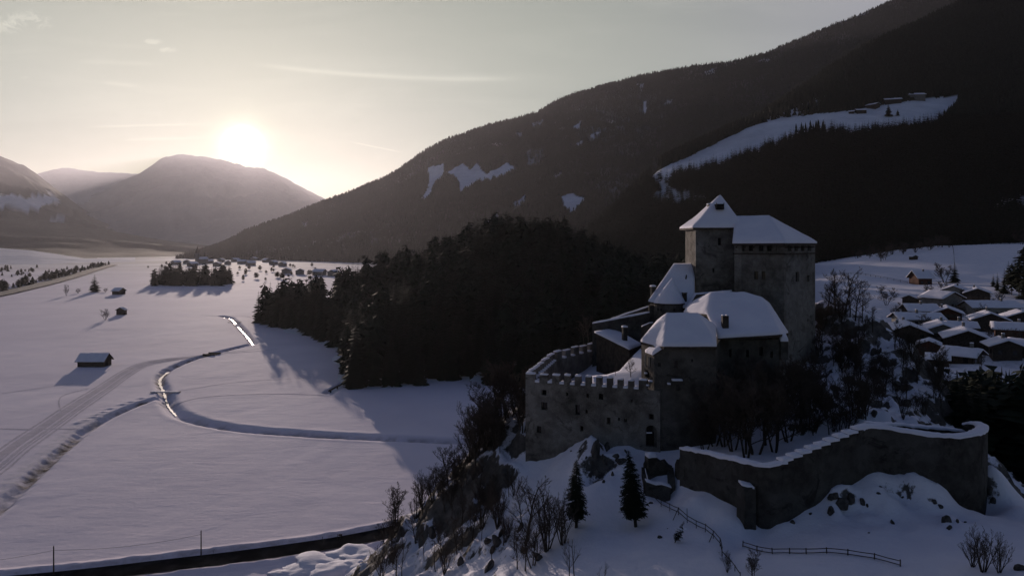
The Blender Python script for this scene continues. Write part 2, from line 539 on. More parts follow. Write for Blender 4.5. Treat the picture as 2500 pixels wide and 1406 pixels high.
class Field:
    """height field through control points (radial basis, linear kernel)"""
    def __init__(self, ctrl, x0, x1, y0, y1, step, blur=2, soft=2.0):
        c = np.array([tuple(p) for p in ctrl], float)
        n = len(c)
        d = np.sqrt(np.hypot(c[:, None, 0] - c[None, :, 0], c[:, None, 1] - c[None, :, 1]) ** 2 + soft ** 2) - soft
        A = np.ones((n + 1, n + 1)); A[:n, :n] = d; A[n, n] = 0
        A[:n, :n] += -1e-3 * np.eye(n)
        w_ = np.linalg.solve(A, np.append(c[:, 2], 0))
        self.x = np.arange(x0, x1 + step, step); self.y = np.arange(y0, y1 + step, step); self.step = step
        X, Y = np.meshgrid(self.x, self.y)
        Z = np.full(X.shape, w_[n])
        for i in range(n):
            Z += w_[i] * (np.sqrt(np.hypot(X - c[i, 0], Y - c[i, 1]) ** 2 + soft ** 2) - soft)
        for _ in range(blur):
            P_ = np.pad(Z, 1, mode='edge')
            Z = (P_[1:-1, 1:-1] * 4 + P_[:-2, 1:-1] + P_[2:, 1:-1] + P_[1:-1, :-2] + P_[1:-1, 2:]) / 8
        self.X, self.Y, self.Z = X, Y, Z
    def at(self, x, y):
        x = np.asarray(x, float); y = np.asarray(y, float)
        fx = np.clip((x - self.x[0]) / self.step, 0, len(self.x) - 1.001); fy = np.clip((y - self.y[0]) / self.step, 0, len(self.y) - 1.001)
        i = fx.astype(int); j = fy.astype(int); fx = fx - i; fy = fy - j; Z = self.Z
        return (Z[j, i] * (1 - fx) + Z[j, i + 1] * fx) * (1 - fy) + (Z[j + 1, i] * (1 - fx) + Z[j + 1, i + 1] * fx) * fy
    def z(self, x, y): return float(self.at(x, y))
    def mesh(self, name, mat, attrs=None):
        v_ = np.stack([self.X.ravel(), self.Y.ravel(), self.Z.ravel()], 1)
        return mesh_np(name, v_, [grid_faces(len(self.x), len(self.y))], True, {k: a.ravel() for k, a in (attrs or {}).items()}, mat)


def g2(px, py): return tuple(GZ(px, py)[:2])


# ------------------------------------------------------------------ valley floor with its ditches, road banks and trodden strips
DITCH_LOW = [g2(*p) for p in ((-120, 1330), (-50, 1283), (0, 1240), (45, 1197), (90, 1155), (150, 1100), (205, 1053), (255, 1022), (300, 1001), (350, 982), (400, 967))]
DITCH_HIGH = [g2(*p) for p in ((540, 771), (563, 776), (577, 790), (600, 815), (619, 839), (570, 851), (520, 864), (475, 876), (440, 888), (410, 903), (392, 919), (391, 933), (399, 950), (404, 965))]
DITCH_EAST = [g2(*p) for p in ((404, 965), (412, 985), (430, 1006), (455, 1018), (500, 1031), (560, 1043), (640, 1053), (800, 1064), (950, 1070), (1110, 1076), (1250, 1080))]
DITCH_WOOD = [g2(*p) for p in ((800, 960), (818, 950), (846, 934))]
ROAD = [g2(*p) for p in ((-60, 1428), (100, 1414), (250, 1398), (400, 1380), (560, 1361), (700, 1342), (820, 1324), (930, 1303), (1010, 1285), (1100, 1262))]
xs = np.concatenate([-np.geomspace(28000, 305, 60), np.arange(-300, 121, 1.0), np.geomspace(126, 28000, 60)])
ys = np.concatenate([np.arange(-300, 90, 30), np.arange(90, 300, 0.85), np.arange(300, 480, 1.4), np.arange(480, 700, 3.0), np.arange(700, 1500, 18), np.geomspace(1520, 36000, 64)])
X, Y = np.meshgrid(xs, ys)
Z = 0.35 * fbm(X / 60, Y / 60, 3, 4) + 0.10 * fbm(X / 9, Y / 16, 8, 3)
fine = (X > -310) & (X < 125) & (Y > 85) & (Y < 700)
xf, yf = X[fine], Y[fine]
bank = np.zeros(X.shape); trod = np.zeros(X.shape)
zf = Z[fine].copy(); bf = np.zeros(xf.shape); tf = np.zeros(xf.shape)
for pl, hw, dep, br in ((DITCH_LOW, 2.4, 1.25, 1.0), (DITCH_HIGH, 2.9, 1.45, 1.0), (DITCH_EAST, 3.9, 1.6, 0.6), (DITCH_WOOD, 2.4, 1.0, 1.0)):
    d_ = seg_dist(xf, yf, [tuple(p) for p in catmull([Vector((a, b, 0)) for a, b in pl], 5) for p in [(p.x, p.y)]]) if False else seg_dist(xf, yf, pl)
    jag = 0.5 * fbm(xf / 3.0, yf / 3.0, 21, 3)
    k = 1 - sstep(d_ + jag, 0.6, hw)
    zf = zf * (1 - k) - dep * k + 0.10 * np.exp(-((d_ - hw - 0.8) / 1.2) ** 2)
    rr = fbm(xf / 11.0, yf / 11.0, 31, 3)
    bf = np.maximum(bf, br * (1 - sstep(d_, 1.2, hw * 0.9)) * sstep(rr, -0.55, 0.25))
d_ = seg_dist(xf, yf, ROAD)
zf = np.where(d_ < 3.4, -0.15, zf)
zf += 0.75 * np.exp(-((d_ - 4.6) / 0.9) ** 2) * (0.75 + 0.5 * fbm(xf / 2.0, yf / 2.0, 41, 3))
bf = np.maximum(bf, 0.5 * np.exp(-((d_ - 3.6) / 0.6) ** 2))
d_ = seg_dist(xf, yf, [(a - 3.5, b + 5.0) for a, b in DITCH_LOW[:8]])
k = 1 - sstep(d_, 2.0, 6.5)
zf += k * 0.14 * np.maximum(0, fbm(xf / 2.2, yf / 2.2, 51, 3))
tf = np.maximum(tf, 0.6 * k)
for px, py in ((228, 1018), (238, 1012), (250, 1006), (270, 997), (299, 987), (319, 981), (345, 972), (205, 1026), (190, 1032)):
    cx, cy = g2(px, py)
    zf += 0.35 * np.exp(-(((xf - cx) / 1.3) ** 2 + ((yf - cy) / 1.3) ** 2))
Z[fine] = zf; bank[fine] = bf; trod[fine] = tf
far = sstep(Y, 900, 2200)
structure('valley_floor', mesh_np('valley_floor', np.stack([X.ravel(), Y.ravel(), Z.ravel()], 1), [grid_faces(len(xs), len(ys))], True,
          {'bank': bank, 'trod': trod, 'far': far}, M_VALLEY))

cr = catmull([Vector((a, b, 0.06)) for a, b in ROAD], 10)
v_, f_ = strip(cr, 5.6)
structure('road', mesh_np('road', v_, [f_], True, None, M_ASPHALT))

wv, wf = [], []
for pl, wd, z in ((DITCH_HIGH[:5], 0.85, -1.05), (DITCH_HIGH[9:], 1.3, -1.05), (DITCH_EAST[:3], 0.8, -1.3)):
    c_ = catmull([Vector((a, b, z)) for a, b in pl], 9)
    a_, b_ = strip(c_, [wd * (0.35 + 0.9 * rnd.random()) for _ in c_])
    wf += [tuple(i + len(wv) for i in q) for q in b_]; wv += a_
structure('stream_water', mesh_np('stream_water', wv, [wf], True, None, M_WATER))

M_TRACK = plain('packed_snow', (0.52, 0.47, 0.53), (0.66, 0.60, 0.67), 0.3, 1.0, 0.5, 0.1, False)
tv, tfc = [], []
def track(pts, wid):
    c_ = catmull([GZ(x, y, 0.0) for x, y in pts], 24)
    a_, b_ = strip(c_, [wid * (0.7 + 0.6 * rnd.random()) for _ in c_])
    tfc.extend(tuple(i + len(tv) for i in q) for q in b_); tv.extend(a_)
L0 = [(-260, 1290), (-120, 1200), (-30, 1140), (40, 1085), (110, 1038), (180, 990), (250, 945), (300, 912), (345, 890), (400, 879), (460, 872), (505, 866)]
for dxp, dyp, w_ in ((0, 0, 1.5), (26, 6, 1.1), (-22, -8, 0.8), (10, 3, 0.7), (48, 14, 0.7), (36, 10, 0.6), (-8, -4, 0.9)):
    track([(x + dxp * (1 - i / 11), y + dyp * (1 - i / 12)) for i, (x, y) in enumerate(L0)], w_)
track([(505, 866), (560, 862), (620, 858), (680, 852)], 0.9)
track([(525, 861), (580, 858), (640, 850)], 0.7)
track([(150, 1010), (144, 978), (160, 962), (215, 948)], 0.5)
track([(0, 1047), (70, 1048), (140, 1047), (190, 1048)], 0.9)
track([(435, 985), (480, 972), (560, 965), (700, 962), (790, 966)], 0.6)
track([(430, 955), (560, 935), (650, 928), (760, 922)], 0.4)
track([(625, 780), (600, 772), (540, 771), (490, 769)], 1.3)
track([(5, 960), (90, 948), (180, 935)], 0.5)
tva = np.array(tv)
def floor_z(x, y):
    i = np.clip(np.searchsorted(xs, x) - 1, 0, len(xs) - 2); j = np.clip(np.searchsorted(ys, y) - 1, 0, len(ys) - 2)
    fx = (x - xs[i]) / (xs[i + 1] - xs[i]); fy = (y - ys[j]) / (ys[j + 1] - ys[j])
    return (Z[j, i] * (1 - fx) + Z[j, i + 1] * fx) * (1 - fy) + (Z[j + 1, i] * (1 - fx) + Z[j + 1, i + 1] * fx) * fy
tva[:, 2] = floor_z(tva[:, 0], tva[:, 1]) + 0.05
structure('wheel_tracks', mesh_np('wheel_tracks', tva, [tfc], True, None, M_TRACK))

# ------------------------------------------------------------------ the castle rock
CASTLE = [V(*p) for p in (
    (1820, 1300, 57), (2000, 1340, 52), (1950, 1250, 58), (2000, 1406, 47.5), (2200, 1385, 48), (2150, 1176, 59.5), (2100, 1215, 58.6), (2240, 1190, 59), (2200, 1215, 58.5),
    (2330, 1235, 60), (2365, 1258, 62), (2422, 1172, 64), (2500, 1245, 60), (2500, 1310, 52), (2450, 1406, 44), (2300, 1290, 54), (1890, 1275, 58), (1700, 1255, 60),
    (1690, 1225, 61.5), (1755, 1240, 59.5), (1790, 1262, 58), (1600, 1406, 50), (1800, 1406, 48.5), (1500, 1300, 60), (1410, 1292, 62), (1540, 1285, 62), (1600, 1225, 64), (1455, 1185, 68),
    (1275, 1128, 78.2), (1330, 1122, 77.4), (1380, 1102, 77), (1440, 1077, 75.9), (1500, 1086, 75.2), (1545, 1100, 74.0), (1590, 1116, 72.4), (1620, 1118, 71.8), (1570, 1112, 73.0), (1480, 1140, 71), (1540, 1170, 68.5), (1648, 1168, 67),
    (1660, 1130, 69), (1720, 1105, 70.5), (1620, 1222, 65), (1590, 1214, 65.5), (1600, 1160, 68.5),
    (1400, 1406, 54), (1300, 1406, 58), (1300, 1255, 68), (1200, 1300, 70), (1200, 1406, 62), (1100, 1406, 68), (1000, 1406, 75), (900, 1406, 85), (1262, 1045, 84), (1225, 1075, 84),
    (1200, 1105, 84), (1150, 1145, 85), (1100, 1185, 86), (1060, 1220, 87), (1020, 1255, 88), (980, 1292, 91), (940, 1340, 96), (900, 1375, 102), (1150, 1250, 78), (1060, 1320, 80),
    (1290, 990, 95), (1320, 960, 104), (1440, 900, 108), (1350, 960, 85), (1450, 960, 88), (1570, 940, 85), (1700, 930, 90), (1850, 930, 95),
    (1850, 1106, 66.5), (1900, 1100, 68), (1800, 1100, 67.5), (2000, 1075, 69), (2100, 1030, 70), (2000, 1005, 84), (1950, 905, 98), (2050, 830, 104), (1920, 1030, 80), (1980, 760, 112),
    (2050, 748, 112), (2105, 775, 110), (2170, 815, 108), (2240, 872, 103), (2270, 930, 98), (2290, 1000, 92), (2295, 1060, 85), (2200, 1000, 86), (2150, 940, 96), (2200, 1045, 72), (2330, 1060, 70))]
CASTLE += [Vector(p) for p in ((-60, 60, -2), (-58, 80, -2), (-50, 100, -3), (-43, 118, -3), (-30, 134, -3), (-12, 146, -3), (8, 156, -4), (-72, 100, -3), (-60, 130, -4), (-30, 155, -4), (-34, 88, 6), (-30, 104, 6), (-22, 118, 6),
                               (-46, 50, 4), (-40, 36, 6), (-20, 40, 24), (0, 40, 34), (20, 36, 38.5), (40, 36, 39.5), (-7, 103, 22), (2, 118, 16), (-8, 130, 6), (20, 122, 32), (30, 140, 14), (50, 128, 34), (68, 125, 24), (60, 150, 18),
                               (74, 100, 26), (80, 82, 25), (80, 112, 22), (68, 62, 32), (80, 50, 33), (58, 80, 31), (62, 92, 29), (50, 70, 33.5), (47.5, 66, 34.5), (52, 76, 33), (80, 130, 20), (60, 112, 37))]
hill = Field(CASTLE, -76, 82, 34, 158, 0.5, 3, 1.5)
HX, HYY, HZ = hill.X, hill.Y, hill.Z
gy, gx = np.gradient(HZ, 0.5)
slope = np.hypot(gx, gy)
pxh, pyh = PXY(HX, HYY, HZ)
rocky = sstep(slope, 0.45, 1.1)
rocky = np.maximum(rocky, 1.0 * np.exp(-(((pxh - 1470) / 85) ** 2 + ((pyh - 1130) / 48) ** 2)) * (HYY < 77))
west = sstep(1300 - pxh, 0, 90) * (HYY < 118)
rocky = np.maximum(rocky, 0.50 * west)
rocky = np.maximum(rocky, 0.55 * np.exp(-(((pxh - 2060) / 55) ** 2 + ((pyh - 1235) / 35) ** 2)))
rocky = np.maximum(rocky, 0.6 * np.exp(-(((pxh - 2320) / 40) ** 2 + ((pyh - 1265) / 40) ** 2)))
east = sstep(pxh, 1890, 1960) * (HYY > 70)
rocky = np.maximum(rocky, 0.8 * east)
ridged = 1 - np.abs(fbm(HX / 7.0 + HYY / 14.0, HYY / 7.0 - HX / 14.0, 61, 5, 0.55))
crag = 1 - np.abs(fbm(HX / 2.6, HYY / 2.6, 71, 4, 0.55))
HZ += rocky * ((ridged - 0.75) * 5.0 + (crag - 0.72) * 2.4) * sstep(HZ, -2, 10)
HZ += (1 - rocky) * 0.35 * fbm(HX / 7.0, HYY / 7.0, 81, 4) + 0.06 * fbm(HX / 1.5, HYY / 1.5, 82, 3)
for px, py, d, am, sg in ((2150, 1190, 58.6, 0.7, 1.2), (2245, 1196, 58.9, 1.0, 1.3), (2200, 1216, 58.6, -0.6, 0.7), (2425, 1190, 62.5, 2.4, 1.5), (2045, 1216, 58.7, 0.9, 0.8), (2110, 1245, 57.6, -0.4, 0.6), (2300, 1260, 58.5, 0.5, 0.8), (2180, 1245, 57.5, 0.45, 0.9), (1905, 1285, 57.0, 0.5, 0.8), (2480, 1260, 59.0, 0.8, 1.2), (1690, 1228, 61.3, 0.5, 1.2), (1450, 1095, 74.6, 0.8, 0.9), (1505, 1100, 74.0, 0.5, 0.8)):
    p = V(px, py, d); HZ += am * np.exp(-(((HX - p.x) / sg) ** 2 + ((HYY - p.y) / sg) ** 2))
front = np.exp(-(((pxh - 2180) / 220) ** 2 + ((pyh - 1240) / 60) ** 2)) * (HYY < 66)
HZ += front * 1.0 * fbm(HX / 1.8, HYY / 1.8, 85, 4)
# the trodden path from the gate steps down to the bottom of the picture
PATH = [V(*p) for p in ((1640, 1165, 67), (1625, 1205, 65), (1680, 1240, 61), (1745, 1275, 58), (1795, 1305, 56.0), (1786, 1345, 53.0), (1800, 1390, 50), (1815, 1440, 47.5))]
dp = seg_dist(HX, HYY, [(p.x, p.y) for p in catmull(PATH, 6)][0:])
HZ -= 0.28 * (1 - sstep(dp, 0.25, 0.75))
scrub = np.clip(0.42 * west * sstep(HZ, -1, 4) * sstep(fbm(HX / 9, HYY / 9, 91, 3), -0.5, 0.3) + 0.8 * sstep(14 - HZ, 0, 8), 0, 1)
structure('castle_hill', hill.mesh('castle_hill', M_HILL, {'rocky': rocky, 'scrub': scrub}))

# ------------------------------------------------------------------ the wooded hill behind the castle
WOOD = []
for px, py, d in ((628, 790, 0), (665, 795, 0), (700, 800, 0), (780, 822, 0), (835, 855, 0), (842, 900, 0), (848, 946, 0), (900, 950, 0), (960, 952, 0), (1000, 944, 0), (1060, 935, 0), (1100, 925, 0), (1160, 930, 0), (1205, 940, 0), (1290, 935, 0)):
    WOOD.append(GZ(px, py, 0.0))
for px, ytree, d in ((700, 720, 560), (760, 705, 560), (850, 660, 500), (900, 645, 490), (950, 634, 480), (1000, 622, 480), (1050, 608, 480), (1100, 590, 470), (1150, 572, 470), (1200, 562, 460), (1300, 552, 450), (1380, 570, 440), (1430, 592, 440), (1460, 625, 440), (1520, 650, 430), (1650, 690, 420), (1800, 700, 420)):
    p = V(px, ytree, d); WOOD.append(Vector((p.x, p.y, max(0.5, p.z - (17.5 if 1120 <= px <= 1470 else 22.0)))))
WOOD += [Vector(p) for p in ((-330, 560, -3), (-240, 480, -3), (-200, 600, -2), (-120, 660, -2), (-60, 680, -2), (40, 640, 6), (120, 600, 20), (180, 520, 24), (160, 400, 24), (110, 320, 20), (60, 270, 10), (20, 250, 0), (-20, 268, -2), (-100, 270, -3), (-160, 320, -3), (-150, 400, -3), (-200, 440, -3),
                             (-30, 340, 12), (0, 350, 18), (30, 340, 18), (-60, 350, 10), (200, 300, 22), (230, 600, 40))]
wood = Field(WOOD, -340, 240, 245, 690, 4.0, 2, 8.0)
wood.Z += 1.2 * fbm(wood.X / 30, wood.Y / 30, 101, 4) * sstep(wood.Z, 1, 8)
wsnow = 1 - sstep(wood.Z, 0.5, 7.0)
structure('wooded_hill', wood.mesh('wooded_hill', M_FOREST_FLOOR, {'snow': wsnow}))


# ------------------------------------------------------------------ the village slope on the right
#            px    base  d    w    l   wall  rot  kind
HOUSES = [
    (2247, 694, 420, 12, 9, 5.0, 90, 'red'), (2230, 634, 560, 5.5, 4.5, 2.6, 10, 'hut'), (2331, 722, 345, 11, 16, 3.6, -35, 'pale'), (2385, 735, 335, 11, 17, 4.6, -30, 'dark'),
    (2417, 772, 300, 11, 22, 4.6, 88, 'pale'), (2245, 776, 290, 11, 12, 4.0, 80, 'dark'), (2312, 782, 285, 11, 14, 3.8, -28, 'brown'), (2238, 797, 265, 9, 17, 3.6, 86, 'pale'),
    (2214, 850, 225, 12, 14, 6.2, -22, 'dark'), (2296, 838, 235, 12, 17, 5.2, -25, 'pale'), (2356, 858, 215, 12, 14, 5.2, -25, 'dark'), (2412, 806, 262, 12, 13, 5.0, -24, 'dark'),
    (2268, 858, 205, 6.5, 7.5, 2.6, -30, 'brown'), (2290, 893, 180, 5.5, 5.5, 2.2, 60, 'dark'), (2490, 795, 265, 11, 12, 4.0, -25, 'dark'), (2502, 868, 200, 7, 9, 3.6, 30, 'dark'),
    (2228, 742, 320, 7, 8, 2.8, -50, 'dark'), (2299, 752, 310, 13, 12, 5.5, 20, 'grey'),
    (2345, 815, 250, 7, 9, 3.2, 70, 'brown'), (2205, 812, 252, 7, 8, 3.2, -15, 'pale'), (2468, 825, 228, 8, 10, 3.8, 60, 'brown'), (2450, 868, 200, 8, 9, 3.8, -20, 'dark'), (2350, 888, 185, 7, 8, 3.2, 40, 'dark')]
VILLAGE = [V(px, py, d) for px, py, d, *_ in HOUSES]
VILLAGE += [V(*p) for p in ((2130, 905, 175), (2250, 930, 165), (2400, 900, 185), (2520, 910, 180), (2600, 860, 220), (2050, 760, 320), (2120, 755, 320), (2170, 745, 340), (2010, 720, 380), (2060, 672, 440), (2150, 680, 430), (2215, 690, 425), (2300, 690, 420), (2400, 690, 420),
                            (2500, 690, 420), (2010, 668, 500), (2100, 640, 560), (2180, 612, 620), (2290, 600, 650), (2330, 600, 650), (2500, 598, 660), (2330, 650, 500), (2500, 650, 500), (2600, 640, 500), (2650, 595, 700), (2290, 594, 760), (2500, 597, 780), (2700, 700, 420), (2000, 650, 640), (1950, 655, 700))]
VILLAGE += [Vector(p) for p in ((76, 175, 14), (70, 200, 8), (80, 260, 8), (110, 330, 16), (150, 420, 26), (210, 520, 34), (230, 640, 42), (70, 140, 10), (130, 140, 24), (104, 142, 22), (260, 260, 30), (300, 400, 42), (420, 520, 58), (480, 700, 60), (120, 190, 25), (330, 300, 38))]
village = Field(VILLAGE, 66, 480, 136, 790, 3.0, 1, 4.0)
village.Z += 0.5 * fbm(village.X / 25, village.Y / 25, 111, 4)
vrock = np.zeros(village.Z.shape)
structure('village_slope', village.mesh('village_slope', M_HILL, {'rocky': vrock - 0.6, 'scrub': 0.22 * (village.Y < 330)}))


# ------------------------------------------------------------------ mountains: lofted between a foot line and a ridge line
def row_at(row, t, lo, hi):
    px = lo + (hi - lo) * t
    a = np.array(row, float)
    p = np.stack([np.interp(px, a[:, 0], a[:, 1]), np.interp(px, a[:, 0], a[:, 2])])
    return np.stack([(px - 1250) / FOC * p[1], p[1], H - (p[0] - HY) / FOC * p[1]], 1)


class Loft:
    def __init__(self, rows, lo, hi, ncol, nsub, amp, seed, scale, back=1500.0, bow=None):
        t = np.linspace(0, 1, ncol)
        R_ = [row_at(r_, t, lo, hi) for r_ in rows]
        last = R_[-1]
        b_ = last.copy(); b_[:, 1] += back; b_[:, 0] *= 1 + back / last[:, 1]; b_[:, 2] = last[:, 2] * 0.25
        R_.append(b_)
        out = []; win = []
        n = len(R_)
        for i in range(n - 1):
            m_ = nsub if i < n - 2 else 6
            for k in range(m_):
                s = k / m_
                out.append(R_[i] * (1 - s) + R_[i + 1] * s)
                g = (i + s) / (n - 2) if i < n - 2 else 1.0
                win.append(math.sin(math.pi * min(g, 1.0)) ** 0.7 if i < n - 2 else 0.1)
        out.append(R_[-1]); win.append(0.0)
        self.P = np.array(out); self.win = np.array(win)[:, None]
        self.nfront = nsub * (n - 2)
        if bow: self.P[:self.nfront, :, 2] -= bow * self.win[:self.nfront] * self.P[:self.nfront, :, 1]
        x, y = self.P[..., 0], self.P[..., 1]
        ridg = 1 - np.abs(fbm(x / scale, y / scale, seed, 5, 0.5))
        self.P[..., 2] += (ridg - 0.7) * amp * self.win + amp * 0.05 * fbm(x / (scale * 0.12), y / (scale * 0.12), seed + 5, 3) * (self.win > 0)
        self.px, self.py = PXY(self.P[..., 0], self.P[..., 1], self.P[..., 2])
        self.snow = np.zeros(self.px.shape)
    def clearing(self, poly, val=1.0, jit=5.0):
        jx = jit * fbm(self.px / 14, self.py / 14, 7, 3); jy = jit * fbm(self.px / 9, self.py / 22, 9, 3)
        m_ = in_poly(self.px + jx, self.py + jy, poly)
        self.snow = np.where(m_, np.maximum(self.snow, val), self.snow)
    def mesh(self, name, mat):
        n, m_ = self.P.shape[:2]
        return mesh_np(name, self.P.reshape(-1, 3), [grid_faces(m_, n)], True, {'snow': self.snow}, mat)
    def scatter(self, count, lo=None, hi=None, keep=1.0):
        """random points on the front of the slope, spread by area"""
        P_ = self.P[:self.nfront + 2]
        a = P_[1:, 1:] - P_[:-1, :-1]; b = P_[1:, :-1] - P_[:-1, 1:]
        ar = np.linalg.norm(np.cross(a, b), axis=-1) / 2
        pxc = self.px[:ar.shape[0], :ar.shape[1]]
        if lo is not None: ar = np.where((pxc > lo) & (pxc < hi), ar, 0)
        sn = np.maximum(self.snow[:ar.shape[0], :ar.shape[1]], self.snow[1:ar.shape[0] + 1, 1:ar.shape[1] + 1])
        ar = ar * np.clip(1 - sn * keep, 0, 1)
        c = np.cumsum(ar.ravel()); idx = np.searchsorted(c, rng.random(count) * c[-1])
        i, j = np.unravel_index(idx, ar.shape)
        s, t = rng.random(count)[:, None], rng.random(count)[:, None]
        return (P_[i, j] * (1 - s) + P_[i + 1, j] * s) * (1 - t) + (P_[i, j + 1] * (1 - s) + P_[i + 1, j + 1] * s) * t


RIDGE = [(430, 634), (500, 615), (560, 590), (600, 566), (700, 530), (795, 492), (850, 473), (900, 452), (940, 437), (985, 407), (1010, 388), (1050, 362), (1085, 343), (1130, 329), (1200, 304), (1260, 290), (1310, 277), (1345, 255), (1400, 231), (1480, 208), (1560, 187),
         (1640, 173), (1700, 162), (1790, 152), (1870, 130), (1940, 100), (2000, 77), (2100, 37), (2170, 5), (2300, -55), (2500, -155), (2700, -260)]
rd = np.interp([p[0] for p in RIDGE], [430, 800, 1400, 2700], [3300, 3900, 4100, 4300])
far_ridge = Loft([[(px_, HY + FOC * H / d_ + 2, d_) for px_, d_ in ((430, 2600), (600, 2400), (720, 2300), (850, 2100), (1100, 2000), (1500, 2100), (2000, 2300), (2700, 2500))],
                  [(p[0], p[1], float(d)) for p, d in zip(RIDGE, rd)]], 430, 2700, 760, 220, 130.0, 201, 700.0, 1500.0, 0.012)
far_ridge.snow[:] = 0.55 * np.clip(fbm(far_ridge.P[..., 0] / 420, far_ridge.P[..., 1] / 420, 211, 5, 0.62) - 0.12, 0, 1)
for poly, val in (([(1300, 300), (1330, 292), (1322, 306), (1304, 310)], 0.7), ([(1480, 300), (1500, 292), (1496, 308)], 0.7), ([(1250, 330), (1275, 322), (1270, 336)], 0.6), ([(1345, 430), (1370, 424), (1360, 440)], 0.6), ([(1620, 250), (1640, 246), (1634, 258)], 0.6), ([(1850, 150), (1885, 142), (1875, 156)], 0.6), ([(1045, 410), (1085, 400), (1085, 425), (1060, 445), (1045, 485), (1030, 488), (1050, 440)], 1.0), ([(1090, 420), (1130, 400), (1150, 415), (1165, 395), (1185, 425), (1240, 400), (1262, 415), (1215, 432), (1160, 445), (1125, 470), (1115, 435)], 1.0),
                  ([(1370, 480), (1395, 472), (1430, 488), (1395, 520), (1378, 505)], 1.0), ([(1255, 495), (1285, 475), (1280, 495), (1258, 508)], 0.9), ([(1190, 540), (1220, 518), (1215, 530), (1200, 540)], 0.7), ([(1400, 310), (1420, 295), (1412, 318)], 1.0),
                  ([(1440, 330), (1465, 322), (1450, 340)], 1.0), ([(1408, 348), (1422, 345), (1420, 360)], 0.8), ([(1572, 248), (1579, 250), (1577, 282), (1572, 280)], 1.0), ([(1285, 370), (1330, 360), (1325, 395), (1290, 405)], 0.45),
                  ([(1200, 350), (1235, 352), (1215, 362)], 0.6), ([(735, 548), (752, 540), (748, 553)], 0.9), ([(860, 575), (890, 560), (880, 572)], 0.6), ([(1720, 175), (1750, 165), (1745, 180), (1725, 185)], 0.7), ([(1555, 205), (1575, 200), (1565, 220)], 0.7),
                  ([(1560, 550), (1575, 545), (1585, 560), (1570, 565)], 0.9), ([(1050, 565), (1075, 550), (1070, 560)], 0.6), ([(2010, 66), (2110, 24), (2120, 32), (2030, 68)], 0.5)):
    far_ridge.clearing(poly, val)
structure('forested_mountain', far_ridge.mesh('forested_mountain', M_FOREST_FLOOR))

FK = 0.83
near_ridge = Loft([[(a_, b_, 700 + (d_ - 700) * 0.70) for a_, b_, d_ in r_] for r_ in [[(1300, 668, 800), (1400, 668, 770), (1600, 668, 745), (1950, 658, 725), (2060, 637, 720), (2180, 612, 690), (2300, 602, 680), (2500, 600, 680), (2700, 598, 680)],
                   [(1300, 662, 830), (1400, 655, 880), (1500, 600, 960), (1570, 560, 1010), (1610, 500, 1150), (1690, 425, 1250), (1830, 388, 1280), (2000, 352, 1300), (2100, 314, 1330), (2330, 296, 1350), (2500, 285, 1350), (2700, 262, 1350)],
                   [(1300, 652, 860), (1400, 635, 960), (1500, 570, 1100), (1560, 490, 1250), (1620, 412, 1400), (1830, 312, 1450), (2000, 285, 1470), (2100, 270, 1480), (2330, 238, 1500), (2500, 225, 1500), (2700, 195, 1500)],
                   [(1300, 645, 900), (1400, 610, 1100), (1480, 535, 1250), (1560, 460, 1400), (1620, 407, 1500), (1700, 370, 1600), (1830, 308, 1750), (1900, 265, 1850), (1980, 210, 1950), (2100, 130, 2050), (2280, 47, 2150), (2500, -60, 2250), (2700, -150, 2300)]]],
                  1300, 2700, 560, 70, 26.0, 301, 260.0, 900.0)
MEADOW = [(1585, 432), (1612, 414), (1660, 392), (1720, 364), (1760, 344), (1830, 311), (1900, 290), (1990, 279), (2050, 274), (2100, 268), (2180, 252), (2345, 232), (2335, 270), (2300, 302), (2200, 316), (2100, 328), (2050, 326), (2000, 320), (1960, 328), (1900, 352), (1850, 372), (1790, 396), (1730, 412), (1680, 422), (1640, 432)]
near_ridge.clearing(MEADOW, 1.0, 3.0)
near_ridge.clearing([(1575, 432), (1630, 420), (1645, 445), (1640, 465), (1700, 478), (1740, 482), (1680, 497), (1620, 502), (1588, 492), (1612, 460)], 0.93, 8.0)
near_ridge.clearing([(1795, 318), (1850, 288), (1930, 268), (1990, 238), (2050, 226), (2030, 250), (1950, 284), (1860, 303)], 0.85, 8.0)
near_ridge.clearing([(2410, 508), (2450, 490), (2505, 478), (2505, 500), (2440, 512)], 0.9, 8.0)
near_ridge.clearing([(1640, 470), (1760, 440), (1780, 455), (1680, 490)], 0.35, 8.0)
structure('forested_slope', near_ridge.mesh('forested_slope', M_FOREST_FLOOR))

M_FAR = plain('distant_slope', (0.035, 0.037, 0.038), (0.10, 0.10, 0.105), 0.002, 0.95, 0, 0, False, 6)
M_FAR_SNOW = material('distant_snowy_slope', b_forest_floor)
def far_mountain(name, ridge, d, lo, hi, foot_d, amp, seed, meadows=(), back=3000.0):
    l_ = Loft([[(lo, HY + FOC * H / foot_d + 1, foot_d), (hi, HY + FOC * H / foot_d + 1, foot_d)], [(a, b, d) for a, b in ridge]], lo, hi, 260, 90, amp, seed, 1400.0, back, 0.005)
    for poly, val in meadows: l_.clearing(poly, val, 4.0)
    return structure(name, l_.mesh(name, M_FAR_SNOW)), l_
far_mountain('sun_mountain', [(-700, 700), (0, 560), (150, 505), (270, 455), (300, 441), (340, 424), (372, 404), (385, 394), (400, 387), (430, 380), (462, 379), (500, 384), (545, 393), (600, 406), (630, 408), (645, 411), (680, 428), (720, 449), (760, 470), (800, 490), (900, 530), (1100, 600)], 24000, -700, 1100, 9000, 800, 401, (([(-700, 300), (1100, 300), (1100, 700), (-700, 700)], 0.20),), back=2500)
